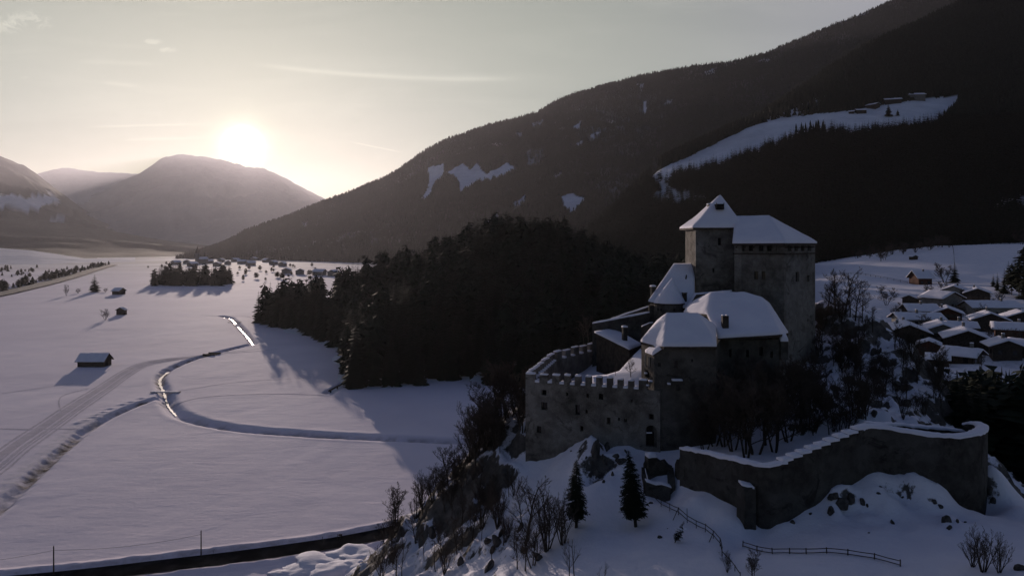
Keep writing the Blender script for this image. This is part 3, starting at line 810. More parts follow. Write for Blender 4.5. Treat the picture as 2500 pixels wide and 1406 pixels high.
far_mountain('west_mountain', [(-900, 330), (-400, 300), (-200, 320), (-80, 345), (0, 377), (22, 386), (60, 404), (100, 430), (150, 470), (220, 520), (330, 590), (420, 620)], 14000, -900, 420, 6500, 500, 421, (([(-60, 478), (40, 475), (70, 484), (110, 478), (145, 485), (120, 500), (70, 515), (30, 506), (-60, 505)], 0.95), ([(110, 465), (125, 470), (150, 495), (140, 500)], 0.6), ([(118, 540), (150, 530), (160, 540), (125, 545)], 0.6)), back=2500)
far_mountain('saddle_mountain', [(-300, 470), (60, 440), (95, 424), (130, 413), (165, 409), (190, 414), (240, 421), (340, 425), (420, 430), (600, 470), (900, 560)], 30000, -300, 900, 12000, 500, 441, (([(-700, 300), (1100, 300), (1100, 700), (-700, 700)], 0.35),), back=2000)
far_mountain('low_wooded_ridge', [(-700, 470), (-100, 520), (80, 538), (160, 545), (260, 560), (340, 575), (430, 590), (520, 602), (640, 618), (800, 632)], 5600, -700, 800, 2330, 110, 461, back=700)
fl = Loft([[(-700, 644, 2000), (-200, 644, 2000), (100, 646, 1930), (215, 641, 2117), (330, 641, 2117)], [(-700, 590, 2600), (-200, 596, 2600), (0, 606, 2550), (80, 612, 2500), (150, 622, 2450), (205, 632, 2400), (330, 634, 2420)]], -700, 330, 160, 30, 5.0, 481, 300.0, 500.0)
fl.snow[:] = 0.9
structure('meadow_hill', fl.mesh('meadow_hill', M_FAR_SNOW))

# ------------------------------------------------------------------ conifers
def spruce_template(seed, layers, k, width=0.17, base=0.06, split=True):
    """unit-high spruce: whorls of drooping kite-shaped branches round a thin stem; returns verts, tris"""
    r_ = np.random.default_rng(seed); vs = []; fs = []
    for i in range(layers):
        t = i / (layers - 1)
        z = base + (1 - base) * t ** 0.93
        rad = width * (1 - t) ** 0.68 * (0.80 + 0.40 * r_.random()) + 0.006
        kk = max(4, int(k * (1 - 0.45 * t)))
        a0 = r_.random() * 6.28
        for j in range(kk):
            a = a0 + 6.283 * (j + 0.5 * r_.random()) / kk
            rr = rad * (0.62 + 0.55 * r_.random())
            dr = rr * (0.30 + 0.35 * r_.random()) * (1 - 0.75 * t)
            hw = rr * (0.42 + 0.22 * r_.random())
            ca, sa = math.cos(a), math.sin(a); b = len(vs)
            lift = 0.030 * (1 - t)
            vs += [(0, 0, z + lift), (ca * rr * .62 - sa * hw, sa * rr * .62 + ca * hw, z - dr * .75), (ca * rr, sa * rr, z - dr * (0.7 + 0.3 * r_.random())), (ca * rr * .62 + sa * hw, sa * rr * .62 - ca * hw, z - dr * .75)]
            fs += [(b, b + 1, b + 2), (b, b + 2, b + 3)]
    b = len(vs)
    vs += [(0, 0, 1.035), (0.006, 0, 0.95), (-0.004, 0.005, 0.95), (-0.004, -0.005, 0.95)]
    fs += [(b, b + 1, b + 2), (b, b + 2, b + 3), (b, b + 3, b + 1)]
    return np.array(vs), np.array(fs)


def cone_template(seed, tiers=3, k=6, width=0.19):
    r_ = np.random.default_rng(seed); vs = []; fs = []
    for i in range(tiers):
        z0 = 0.04 + 0.92 * (i / tiers) ** 0.9; z1 = min(1.0, z0 + 1.25 / tiers)
        if i == tiers - 1: z1 = 1.0
        rad = width * (1 - i / tiers) ** 0.9
        b = len(vs); vs.append((0, 0, z1))
        for j in range(k):
            a = 6.283 * (j + 0.6 * r_.random()) / k; q = rad * (0.7 + 0.55 * r_.random())
            vs.append((math.cos(a) * q, math.sin(a) * q, z0 - 0.05 * r_.random()))
        for j in range(k): fs.append((b, b + 1 + j, b + 1 + (j + 1) % k))
    return np.array(vs), np.array(fs)


def merge_trees(name, pos, hgt, templates, mat, widen=1.0, lean=0.0):
    pos = np.asarray(pos); hgt = np.asarray(hgt); V_, F_ = [], []; off = 0
    which = rng.integers(0, len(templates), len(pos))
    for k, (tv_, tf_) in enumerate(templates):
        m_ = which == k
        if not m_.any(): continue
        p, h = pos[m_], hgt[m_]; n = len(p)
        a = rng.random(n) * 6.283; c, s = np.cos(a), np.sin(a)
        wd = h * widen * (0.8 + 0.45 * rng.random(n))
        x = (tv_[None, :, 0] * c[:, None] - tv_[None, :, 1] * s[:, None]) * wd[:, None]
        y = (tv_[None, :, 0] * s[:, None] + tv_[None, :, 1] * c[:, None]) * wd[:, None]
        z = tv_[None, :, 2] * h[:, None]
        q = np.stack([x + p[:, None, 0], y + p[:, None, 1], z + p[:, None, 2] - 0.3], -1)
        V_.append(q.reshape(-1, 3)); F_.append((tf_[None] + (np.arange(n) * len(tv_))[:, None, None]).reshape(-1, 3) + off); off += n * len(tv_)
    return mesh_np(name, np.concatenate(V_), [np.concatenate(F_)], False, None, mat)


def pine_template(seed, layers=12, k=9, width=0.19, base=0.25):
    """unit-high broad-crowned tree: rounded outline of short branch sprays"""
    r_ = np.random.default_rng(seed); vs = []; fs = []
    for i in range(layers):
        t = i / (layers - 1); z = base + (0.98 - base) * t
        rad = width * math.sqrt(max(0.03, 1 - (2 * t - 0.75) ** 2 / 1.6)) * (0.75 + 0.5 * r_.random())
        for j in range(k):
            a = 6.283 * (j + r_.random()) / k; rr = rad * (0.55 + 0.6 * r_.random()); ca, sa = math.cos(a), math.sin(a); b = len(vs); hw = rr * 0.5
            zz = z + 0.05 * r_.normal()
            vs += [(ca * rr * .15, sa * rr * .15, zz + 0.05), (ca * rr * .65 - sa * hw, sa * rr * .65 + ca * hw, zz - .02), (ca * rr, sa * rr, zz + 0.03 * r_.normal()), (ca * rr * .65 + sa * hw, sa * rr * .65 - ca * hw, zz - .02)]
            fs += [(b, b + 1, b + 2), (b, b + 2, b + 3)]
    return np.array(vs), np.array(fs)


MID = [pine_template(70), pine_template(71, 11, 9, 0.22, 0.3)] + [spruce_template(s, 19, 10, 0.165 + 0.025 * (s % 3)) for s in range(6)]
SMALL = [spruce_template(40 + s, 10, 6, 0.20) for s in range(4)]
FARC = [cone_template(s, 3, 5, 0.20) for s in range(4)]
TINYC = [cone_template(20 + s, 2, 5, 0.24) for s in range(3)]

# trees of the wooded hill: jittered grid inside the hill's foot line
foot = [g2(*p) for p in ((626, 789), (665, 797), (705, 803), (780, 826), (815, 848), (838, 872), (836, 905), (848, 946), (905, 950), (960, 951), (1000, 944), (1060, 936), (1100, 928), (1150, 930), (1180, 936), (1205, 945), (1300, 945))] + \
    [(40, 312), (110, 330), (190, 380), (225, 520), (225, 660), (60, 660), (-60, 655), (-150, 610), (-185, 565)]
gx_, gy_ = np.meshgrid(np.arange(-240, 240, 5.2), np.arange(262, 680, 5.2))
gx_ = (gx_ + rng.uniform(-2.3, 2.3, gx_.shape)).ravel(); gy_ = (gy_ + rng.uniform(-2.3, 2.3, gy_.shape)).ravel()
ok = in_poly(gx_, gy_, foot)
gx_, gy_ = gx_[ok], gy_[ok]
gz_ = wood.at(gx_, gy_)
pxt, pyt = PXY(gx_, gy_, gz_)
gap = (pxt > 788) & (pxt < 818) & (gy_ > 470)                        # the break in the tree line
vil = (pxt > 1700) & (gz_ < village.at(gx_, gy_) + 1) & (gx_ > 70)
clear = (np.abs(pxt - 1440) < 34) & (pyt > 760) & (pyt < 850) & (gy_ < 352)
frontgap = (gy_ < 318) & (pxt > 1010) & (pxt < 1240) & (rng.random(len(gx_)) < 0.72)
keep = ~(gap | clear | frontgap | (pxt > 1950))
WX, WY, WZ = gx_[keep], gy_[keep], gz_[keep]
WH = rng.uniform(20, 30, len(WX)) * np.where((PXY(WX, WY, WZ)[0] < 790), 1.03, 0.93)
WH *= np.where((WZ < 2.0) & (WY < 420) & (rng.random(len(WX)) < 0.25), 0.55, 1.0)
left_end = (PXY(WX, WY, WZ)[0] < 640); WH[left_end] *= 0.82
# the trees that show largest: count the picture cells each one is the first to fill, from near to far
cell = 5.0
cov = np.zeros((int(1406 / cell) + 2, int(2500 / cell) + 2), bool)
for poly in ([(1283, 1406), (1283, 905), (1350, 855), (1447, 835), (1450, 800), (1580, 740), (1600, 700), (1645, 640), (1693, 645), (1693, 550), (1760, 470), (1900, 530), (2000, 590), (2000, 760), (2500, 900), (2500, 1406)], [(900, 1406), (930, 1300), (1100, 1060), (1290, 960), (1290, 1406)]):
    cyx = np.meshgrid(np.arange(cov.shape[1]) * cell, np.arange(cov.shape[0]) * cell)
    cov |= in_poly(cyx[0], cyx[1], poly)
seen = np.zeros(len(WX))
for i in np.argsort(WY):
    px, pb = PXY(WX[i], WY[i], WZ[i]); ht = WH[i] * FOC / WY[i]; hw = 0.17 * ht
    r0, r1 = int(max(0, (pb - ht) / cell)), int(max(0, pb / cell))
    for r_ in range(r0, min(r1, cov.shape[0] - 1) + 1):
        q = np.clip((r_ * cell - (pb - ht)) / ht, 0, 1) * hw
        c0, c1 = int((px - q) / cell), int((px + q) / cell) + 1
        if c1 <= 0 or c0 >= cov.shape[1]: continue
        row = cov[r_, max(c0, 0):c1]; seen[i] += np.count_nonzero(~row); row[:] = True
order = np.argsort(-seen)
big = order[:100]; rest = order[100:]


def tri_mesh(name, tv_, tf_, mat, smooth=False): return mesh_np(name, tv_, [tf_], smooth, None, mat)


def trunk_mesh(name, h, r, mat, k=5):
    mb = MB(); mb.tube([(0, 0, -0.4), (0, 0, h * 0.4), (0, 0, h)], [r, r * 0.7, r * 0.15], k)
    return mb.build(name, mat, link=False)


spr_meshes = [tri_mesh('spruce_crown', v_, f_, M_NEEDLE) for v_, f_ in MID]
spr_trunk = trunk_mesh('spruce_trunk', 0.95, 0.012, M_BARK)


def spruce_thing(x, y, z, h, meshes, trunk, label, group, wd=1.0, name='spruce_tree'):
    o = empty(name, (x, y, z - 0.3), label, 'tree', group, rnd.random() * 6.28)
    o.scale = (h * wd, h * wd, h)
    link_mesh('crown', meshes, o); link_mesh('trunk', trunk, o)
    return o


for i in big:
    spruce_thing(WX[i], WY[i], WZ[i], WH[i], rnd.choice(spr_meshes), spr_trunk, 'tall dark spruce standing in the dense wood on the hill beside the snowy meadow', 'spruces of the wooded hill', rnd.uniform(0.85, 1.2))
me = merge_trees('hill_forest', np.stack([WX[rest], WY[rest], WZ[rest]], 1), WH[rest], MID, M_NEEDLE)
tag(link_mesh('hill_forest', me), 'dense black mass of spruces covering the round hill behind the castle', 'forest', kind='stuff')

# forests on the mountains
pts = near_ridge.scatter(52000, 1290, 2570)
hh = rng.uniform(13, 23, len(pts))
sn = near_ridge.scatter(900, 1560, 2480, 0.0)
spx, spy = PXY(sn[:, 0], sn[:, 1], sn[:, 2])
nb = pts[:, 1] < 1150
meA = merge_trees('slope_forest', pts[nb], hh[nb], SMALL, M_NEEDLE)
tag(link_mesh('slope_forest', meA), 'dark conifer forest on the steep slope above the village meadow', 'forest', kind='stuff')
meB = merge_trees('upper_slope_forest', pts[~nb], hh[~nb], FARC, M_NEEDLE)
tag(link_mesh('upper_slope_forest', meB), 'dark forest around and above the snowy mountain farm meadow', 'forest', kind='stuff')
pts = far_ridge.scatter(120000, 430, 2480, 1.0)
hh = rng.uniform(8, 19, len(pts))
tag(link_mesh('mountain_forest', merge_trees('mountain_forest', pts, hh, TINYC, M_NEEDLE, 1.25)), 'hazy forest covering the long mountain ridge below the sky', 'forest', kind='stuff')

# ------------------------------------------------------------------ building tools
def snow_cap(name, polys, thick, parent, off=(0, 0, 0), L=0.7, mat=None, rough=0.05, seed=0, sm=2, link=True):
    """a rounded blanket of snow lying on the given roof faces (points in world space, or local when off is 0)"""
    off = Vector(off)
    bm = bmesh.new()
    for p in polys:
        vs = [bm.verts.new(Vector(q) - off) for q in p]
        try: bm.faces.new(vs)
        except ValueError: pass
    bmesh.ops.remove_doubles(bm, verts=bm.verts, dist=0.02)
    bmesh.ops.recalc_face_normals(bm, faces=bm.faces)
    if sum(f.normal.z * f.calc_area() for f in bm.faces) < 0: bmesh.ops.reverse_faces(bm, faces=bm.faces)
    bmesh.ops.triangulate(bm, faces=bm.faces)
    for _ in range(6):
        es = [e for e in bm.edges if e.calc_length() > L]
        if not es: break
        bmesh.ops.subdivide_edges(bm, edges=es, cuts=1, use_grid_fill=False)
        bmesh.ops.triangulate(bm, faces=bm.faces)
    bd = [(e.verts[0].co.copy(), e.verts[1].co.copy()) for e in bm.edges if e.is_boundary]
    inner = [v for v in bm.verts if not v.is_boundary]
    for _ in range(sm): bmesh.ops.smooth_vert(bm, verts=inner, factor=0.5, use_axis_x=True, use_axis_y=True, use_axis_z=True)
    A = np.array([a[:] for a, b in bd]); B = np.array([b[:] for a, b in bd]); E = B - A; EE = (E * E).sum(1) + 1e-9
    vs = list(bm.verts); co = np.array([v.co[:] for v in vs])
    t = np.clip(((co[:, None] - A) * E).sum(2) / EE, 0, 1)
    dist = np.linalg.norm(co[:, None] - A - t[..., None] * E, axis=2).min(1)
    nz = fbm((co[:, 0] + off.x) * 0.9 + seed, (co[:, 1] + off.y) * 0.9, 500 + seed, 3)
    nh = fbm((co[:, 0] + off.x) * 3.0 + seed, (co[:, 1] + off.y) * 3.0, 520 + seed, 2)
    for i, v_ in enumerate(vs):
        v_.co.z += thick * (0.62 + 0.38 * (1 - math.exp(-dist[i] / 0.2))) + rough * nz[i] * (0.6 + min(1.0, dist[i]) * 1.0) + rough * 0.5 * nh[i]
    r_ = bmesh.ops.extrude_edge_only(bm, edges=[e for e in bm.edges if e.is_boundary])
    for v_ in [x for x in r_['geom'] if isinstance(x, bmesh.types.BMVert)]: v_.co.z -= thick * 0.64
    me = bpy.data.meshes.new(name); bm.to_mesh(me); bm.free()
    me.polygons.foreach_set('use_smooth', [True] * len(me.polygons))
    me.materials.append(mat or M_SNOW)
    return link_mesh(name, me, parent) if link else me


def slab(polys, t, drop=0.0):
    """the timber roof under the snow: faces thickened downwards"""
    mb = MB()
    for p in polys:
        p = [Vector(q) - Vector((0, 0, drop)) for q in p]
        n = len(p); b = len(mb.v)
        mb.v += p + [q - Vector((0, 0, t)) for q in p]
        mb.f.append(list(range(b, b + n))); mb.f.append([b + n + i for i in reversed(range(n))])
        for i in range(n):
            j = (i + 1) % n; mb.f.append([b + i, b + n + i, b + n + j, b + j])
    return mb


def opening(A, B, px, py, wp, hp):
    """opening seen at a pixel of the wall from A to B: along-wall and height limits"""
    ax, ay = A; bx, by = B; k = (px - 1250) / FOC
    ex, ey = bx - ax, by - ay; L = math.hypot(ex, ey)
    s = (k * ay - ax) / (ex - k * ey); d = ay + s * ey
    wu = wp / FOC * d * L / max(0.2, abs(ex - k * ey)); z = H - (py - HY) / FOC * d; hh = hp / FOC * d
    return (s * L - wu / 2, s * L + wu / 2, z - hh / 2, z + hh / 2)


def wall(mb, A, B, z0, z1a, z1b, thick, ops=(), rev=0.35):
    """a wall from A to B (left to right as seen from outside) with real openings"""
    A, B = Vector((*A, 0)), Vector((*B, 0)); e = B - A; L = e.length; e = e / L; n = Vector((e.y, -e.x, 0))
    zm = min(z1a, z1b)
    pt = lambda u, z, d=0.0: A + e * u - n * d + Vector((0, 0, z))
    us = sorted({0.0, L, *[q for o in ops for q in o[:2]]}); zs = sorted({z0, zm, *[q for o in ops for q in o[2:4]]})
    for i in range(len(us) - 1):
        for j in range(len(zs) - 1):
            cu, cz = (us[i] + us[i + 1]) / 2, (zs[j] + zs[j + 1]) / 2
            if any(o[0] < cu < o[1] and o[2] < cz < o[3] for o in ops): continue
            mb.poly([pt(us[i], zs[j]), pt(us[i + 1], zs[j]), pt(us[i + 1], zs[j + 1]), pt(us[i], zs[j + 1])])
    for o in ops:
        a, b, c, d = o[:4]
        for (p, q) in (((a, c), (b, c)), ((b, c), (b, d)), ((b, d), (a, d)), ((a, d), (a, c))):
            mb.poly([pt(*p), pt(*q), pt(*q, rev), pt(*p, rev)])
        if len(o) > 4 and o[4]:
            r_ = (b - a) / 2; m_ = (a + b) / 2; K = 7
            for sgn in (-1, 1):
                arc = [(m_ + sgn * r_ * math.cos(x), d - r_ + r_ * math.sin(x)) for x in [math.pi / 2 * k / K for k in range(K + 1)]]
                for k in range(K):
                    mb.poly([pt(*arc[k]), pt(*arc[k + 1]), pt(m_ + sgn * r_, d)])
                    mb.poly([pt(*arc[k]), pt(*arc[k + 1]), pt(*arc[k + 1], rev), pt(*arc[k], rev)])
    if abs(z1a - z1b) > 1e-3:
        mb.poly([pt(0, zm), pt(L, zm), pt(L, z1b)] if z1b > z1a else [pt(0, zm), pt(L, zm), pt(0, z1a)])
    mb.poly([pt(0, z0, thick), pt(L, z0, thick), pt(L, z1b, thick), pt(0, z1a, thick)])
    mb.poly([pt(0, z1a), pt(L, z1b), pt(L, z1b, thick), pt(0, z1a, thick)])
    mb.poly([pt(0, z0), pt(0, z1a), pt(0, z1a, thick), pt(0, z0, thick)]); mb.poly([pt(L, z0), pt(L, z1b), pt(L, z1b, thick), pt(L, z0, thick)])
    return pt


def add_window(parent, off, A, B, o, rev=0.35, kind='glass', frame=True, name='window'):
    A_, B_ = Vector((*A, 0)), Vector((*B, 0)); e = (B_ - A_).normalized(); n = Vector((e.y, -e.x, 0)); rz = math.atan2(e.y, e.x)
    a, b, c, d = o[:4]
    ce = A_ + e * ((a + b) / 2) - n * (rev - 0.03) + Vector((0, 0, (c + d) / 2))
    mb = MB(); mb.box(ce, (b - a + 0.04, 0.05, d - c + 0.04), rz)
    w_ = mb.build(name, M_GLASS if kind == 'glass' else M_DARK, parent, off)
    if frame:
        mb = MB(); f_ = ce + n * 0.05; W, Hh, t = b - a, d - c, 0.07
        for sx_ in (-1, 1): mb.box(f_ + e * (sx_ * (W - t) / 2), (t, 0.06, Hh), rz)
        for sz_ in (-1, 1): mb.box(f_ + Vector((0, 0, sz_ * (Hh - t) / 2)), (W - 2 * t - 0.01, 0.055, t), rz)
        mb.box(f_, (0.05, 0.05, Hh - 2 * t - 0.01), rz); 
        mb.build('window_frame', M_WOOD, w_, off)
    return w_


def chimney(parent, base, w_, h, mat=None, cap=0.35, rz=0.2, seed=0, off=(0, 0, 0)):
    mb = MB(); x, y, z = base
    mb.box((x, y, z + h / 2), (w_, w_, h), rz); mb.box((x, y, z + h + 0.04), (w_ * 1.18, w_ * 1.18, 0.12), rz)
    c_ = mb.build('chimney', mat or M_STONE, parent, off)
    s_ = w_ * 0.56; t_ = z + h + 0.10
    q = [Matrix.Rotation(rz, 3, 'Z') @ Vector((a * s_, b * s_, 0)) + Vector((x, y, t_)) for a, b in ((-1, -1), (1, -1), (1, 1), (-1, 1))]
    if cap: snow_cap('snow_cap', [q], cap, c_, off, 0.3, seed=seed, rough=0.03)
    return c_


def roofed(root, off, polys, thick, sub=0.25, name='roof', sm=2, L=0.7, seed=0, mat=None, rough=0.05):
    r_ = slab(polys, sub).build(name, mat or M_WOOD, root, off)
    snow_cap('snow', [[Vector(q) + Vector((0, 0, 0.004)) for q in p] for p in polys], thick, r_, off, L, seed=seed, sm=sm, rough=rough)
    return r_


lerp2 = lambda a, b, t: (a[0] + (b[0] - a[0]) * t, a[1] + (b[1] - a[1]) * t)

# ------------------------------------------------------------------ castle: the crenellated curtain wall of the lower ward
cA, cR, cB, cC = XY(1283, 78.0), XY(1612, 73.2), XY(1346, 92.5), XY(1449, 101.5)
o0 = V(1430, 1100, 76)
ward = empty('curtain_wall', o0, 'long crenellated castle wall with snow on every merlon and an arched gate', 'castle wall')
SILL = 45.2
f_ops = {'a': (1328, 958, 12, 13), 'b': (1329, 991, 15, 19), 'c': (1316, 1048, 11, 16), 'd': (1420, 1046, 8, 13), 'e': (1435, 966, 6, 10), 'f': (1432, 1004, 5, 10), 'g': (1486, 1027, 9, 16), 'h': (1511, 1023, 5, 7), 'i': (1527, 1026, 7, 8), 'j': (1542, 978, 5, 7), 'k': (1384, 962, 6, 8), 'l': (1590, 1017, 12, 13), 'm': (1467, 968, 11, 14), 'n': (1410, 1000, 11, 24)}
ops = {k: opening(cA, cR, *q) for k, q in f_ops.items()}
gate = opening(cA, cR, 1590, 1064, 27, 52) + (True,)
mb = MB(); wall(mb, cA, cR, 33.0, SILL, SILL, 1.1, list(ops.values()) + [gate], 0.5)
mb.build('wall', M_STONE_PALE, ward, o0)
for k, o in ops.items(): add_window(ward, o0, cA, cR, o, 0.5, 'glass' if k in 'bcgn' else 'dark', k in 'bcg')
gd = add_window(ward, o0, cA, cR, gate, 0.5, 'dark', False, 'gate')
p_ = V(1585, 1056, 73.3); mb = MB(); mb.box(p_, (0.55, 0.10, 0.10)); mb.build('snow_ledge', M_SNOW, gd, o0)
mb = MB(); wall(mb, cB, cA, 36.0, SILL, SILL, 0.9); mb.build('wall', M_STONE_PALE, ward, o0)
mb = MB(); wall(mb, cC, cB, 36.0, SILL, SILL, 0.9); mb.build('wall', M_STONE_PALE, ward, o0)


def merlons(A, B, centers, wids, th, h, seed, dep=0.0):
    e = (Vector((*B, 0)) - Vector((*A, 0))).normalized(); n = Vector((e.y, -e.x, 0)); rz = math.atan2(e.y, e.x)
    for i, (c_, w_) in enumerate(zip(centers, wids)):
        hh = h * rnd.uniform(0.9, 1.08)
        mb = MB(); p = Vector((*A, 0)) + e * c_ - n * (th / 2 + dep); mb.box((p.x, p.y, SILL + hh / 2 - 0.02), (w_, th, hh + 0.04), rz)
        m_ = mb.build('merlon', M_STONE_PALE, ward, o0)
        q = [p + e * (a * (w_ / 2 - 0.02)) - n * (b * (th / 2 - 0.02)) + Vector((0, 0, SILL + hh)) for a, b in ((-1, -1), (1, -1), (1, 1), (-1, 1))]
        snow_cap('snow_cap', [q], rnd.uniform(0.16, 0.26), m_, o0, 0.35, seed=seed + i, rough=0.05)


def sills(A, B, spans, th, seed):
    e = (Vector((*B, 0)) - Vector((*A, 0))).normalized(); n = Vector((e.y, -e.x, 0)); 
    for i, (a, b) in enumerate(spans):
        q = [Vector((*A, SILL + 0.005)) + e * u - n * v_ for u, v_ in ((a, 0.0), (b, 0.0), (b, th), (a, th))]
        snow_cap('snow_sill', [q], rnd.uniform(0.26, 0.36), ward, o0, 0.35, seed=seed + i, rough=0.06)


def along(A, B, px):
    k = (px - 1250) / FOC; ex, ey = B[0] - A[0], B[1] - A[1]
    return (k * A[1] - A[0]) / (ex - k * ey) * math.hypot(ex, ey)


cren = [1311, 1342, 1371, 1397, 1423, 1449, 1475, 1501, 1527, 1553]
uu = [along(cA, cR, p) for p in cren]; gw = 0.52
ed = [0.0] + uu + [along(cA, cR, 1580)]
spans = [(ed[i] + (gw / 2 if i else 0), ed[i + 1] - (gw / 2 if i + 1 < len(ed) - 1 else 0)) for i in range(len(ed) - 1)]
merlons(cA, cR, [(a + b) / 2 for a, b in spans], [b - a for a, b in spans], 0.55, 0.86, 1)
sills(cA, cR, [(u_ - gw / 2 + 0.02, u_ + gw / 2 - 0.02) for u_ in uu], 1.0, 20)
LS = math.hypot(cA[0] - cB[0], cA[1] - cB[1]); n_ = 13
merlons(cB, cA, [LS * (i + 0.5) / n_ for i in range(n_)], [LS / n_ * 0.62] * n_, 0.5, 0.86, 40)
sills(cB, cA, [(LS * (i + 1) / n_ - 0.2, LS * (i + 1) / n_ + 0.2) for i in range(n_ - 1)], 0.8, 60)
LB = math.hypot(cC[0] - cB[0], cC[1] - cB[1]); n_ = 5
merlons(cC, cB, [LB * (i + 0.5) / n_ for i in range(n_)], [LB / n_ * 0.60] * n_, 0.5, 0.9, 80)
sills(cC, cB, [(LB * (i + 1) / n_ - 0.25, LB * (i + 1) / n_ + 0.25) for i in range(n_ - 1)], 0.8, 90)

# the courtyard: low dark ground on the left, a snow ramp on the right
cy = [V(1300, 935, 79.5), V(1440, 942, 77.6), V(1500, 952, 76.2), V(1570, 948, 75.0), V(1598, 940, 74.8), V(1585, 900, 79), V(1564, 850, 88.5), V(1545, 868, 88), V(1512, 905, 83.0), V(1482, 914, 81), V(1445, 917, 80.0), V(1420, 960, 82), V(1350, 960, 86), V(1380, 900, 96)]
for i in (0, 11, 12, 13): cy[i].z = 42.0
bm = bmesh.new()
cc = [cy[1], cy[2], cy[3], cy[4], cy[5], cy[6], cy[7], cy[8], cy[9], cy[10]]
bm.faces.new([bm.verts.new(p) for p in cc]); bmesh.ops.triangulate(bm, faces=bm.faces)
for _ in range(4):
    bmesh.ops.subdivide_edges(bm, edges=[e for e in bm.edges if e.calc_length() > 0.8], cuts=1); bmesh.ops.triangulate(bm, faces=bm.faces)
bmesh.ops.smooth_vert(bm, verts=[v_ for v_ in bm.verts if not v_.is_boundary], factor=0.5, use_axis_x=True, use_axis_y=True, use_axis_z=True)
r_ = bmesh.ops.extrude_edge_only(bm, edges=[e for e in bm.edges if e.is_boundary])
for v_ in [x for x in r_['geom'] if isinstance(x, bmesh.types.BMVert)]: v_.co.z -= 5.0
me = bpy.data.meshes.new('courtyard_ground'); bm.to_mesh(me); bm.free()
me.polygons.foreach_set('use_smooth', [True] * len(me.polygons)); me.materials.append(M_SNOW)
structure('courtyard_ground', me)

# ------------------------------------------------------------------ castle: gatehouse block with the hipped roof
gL, gF, gE = XY(1566, 76.8), XY(1597, 73.55), XY(1747, 72.6)
o1 = V(1660, 1090, 74)
gh = empty('gatehouse', o1, 'gatehouse block with low hipped snow roof and a small snowy window hood', 'castle building')
GE = 49.55
g_ops = [opening(gF, gE, *q) for q in ((1651, 889, 9, 17), (1725, 888, 7, 13), (1610, 890, 8, 10), (1655, 946, 9, 15), (1690, 880, 5, 7))]
mb = MB(); wall(mb, gF, gE, 35.0, GE, GE, 1.0, g_ops, 0.4); 
wl = [opening(gL, gF, 1586, 884, 6, 24), opening(gL, gF, 1580, 913, 10, 17)]
wall(mb, gL, gF, 41.0, GE, GE, 1.0, wl, 0.4)
wall(mb, gE, XY(1760, 80), 35.0, GE, GE, 1.0)
mb.build('wall', M_STONE, gh, o1)
for i, o in enumerate(g_ops): add_window(gh, o1, gF, gE, o, 0.4, 'glass', i in (0, 3))
add_window(gh, o1, gL, gF, wl[0], 0.4, 'glass', True)
add_window(gh, o1, gL, gF, wl[1], 0.4, 'dark', False, 'door')
mb = MB(); fr = V(1581, 881, 75.1)
for sx_ in (-0.32, 0.32): mb.box(fr + Vector((sx_ * 0.55, -sx_ * 0.5, 0)), (0.12, 0.12, 1.3), -0.8)
mb.build('stone_window_frame', M_PLASTER, gh, o1)
rp = dict(fl=V(1621, 846, 72.0), fr=V(1750, 846, 71.9), rl=V(1628, 770, 76.6), rr=V(1704, 770, 76.6), ll=V(1564, 834, 76.2), lm=V(1597, 843, 74.1), br=V(1748, 800, 80.5), bl=V(1600, 790, 81.0))
polys = [[rp['fl'], rp['fr'], rp['rr'], rp['rl']], [rp['fl'], rp['rl'], rp['ll'], rp['lm']], [rp['fr'], rp['br'], rp['rr']], [rp['rl'], rp['rr'], rp['br'], rp['bl']], [rp['ll'], rp['rl'], rp['bl']]]
roofed(gh, o1, polys, 0.28, 0.25, 'roof', 0, 0.6, 3, rough=0.03)
q = [V(1604, 838, 74.9), V(1621, 849, 72.6), V(1594, 867, 72.9), V(1575, 860, 75.0)]
roofed(gh, o1, [q], 0.40, 0.12, 'porch_roof', 1, 0.4, 5)
e_ = V(1653, 930, 72.7); mb = MB(); mb.box(e_, (1.05, 0.6, 0.12)); hd = mb.build('window_hood', M_STONE, gh, o1)
snow_cap('snow_cap', [[e_ + Vector((a * .5, b * .28, .062)) for a, b in ((-1, -1), (1, -1), (1, 1), (-1, 1))]], 0.2, hd, o1, 0.3, seed=9, rough=0.03)
for px, py, d, s in ((1588, 931, 73.3, .30), (1581, 941, 73.6, .22), (1633, 938, 72.9, .24), (1577, 912, 75.6, .25)):
    mb = MB(); p = V(px, py, d); mb.box(p - Vector((0, 0, .06)), (s * 1.3, .4, .1)); st = mb.build('ledge', M_STONE, gh, o1)
    snow_cap('snow_cap', [[p + Vector((a * s * .62, b * .18, 0)) for a, b in ((-1, -1), (1, -1), (1, 1), (-1, 1))]], 0.2, st, o1, 0.2, seed=int(px), rough=0.05)

# ------------------------------------------------------------------ castle: the palas
o2 = V(1830, 1090, 80)
pal = empty('great_hall', o2, 'great hall of the castle under a broad snow roof with one dark chimney', 'castle building')
hA, hB, hC2, hD = XY(1757, 79.5), XY(1903, 79.9), XY(1919, 84.5), XY(1895, 93)
PW = 49.4
p_ops = [opening(hA, hB, *q) for q in ((1782, 862, 8, 20), (1825, 863, 7, 18), (1858, 858, 9, 22), (1884, 866, 6, 16))]
mb = MB(); wall(mb, hA, hB, 35.0, PW, PW, 1.0, p_ops, 0.4); wall(mb, hB, hC2, 35.0, PW + .3, PW + .3, 1.0); wall(mb, hC2, hD, 35.0, PW + .3, PW + .8, 1.0)
hL, hL2 = XY(1731, 84.2), XY(1678, 90.2)
wall(mb, hL, hA, 36.0, 51.3, PW, 1.0); wall(mb, hL2, hL, 40.0, 51.0, 51.2, 1.0)
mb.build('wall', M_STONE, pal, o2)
for o in p_ops: add_window(pal, o2, hA, hB, o, 0.4, 'glass', False)
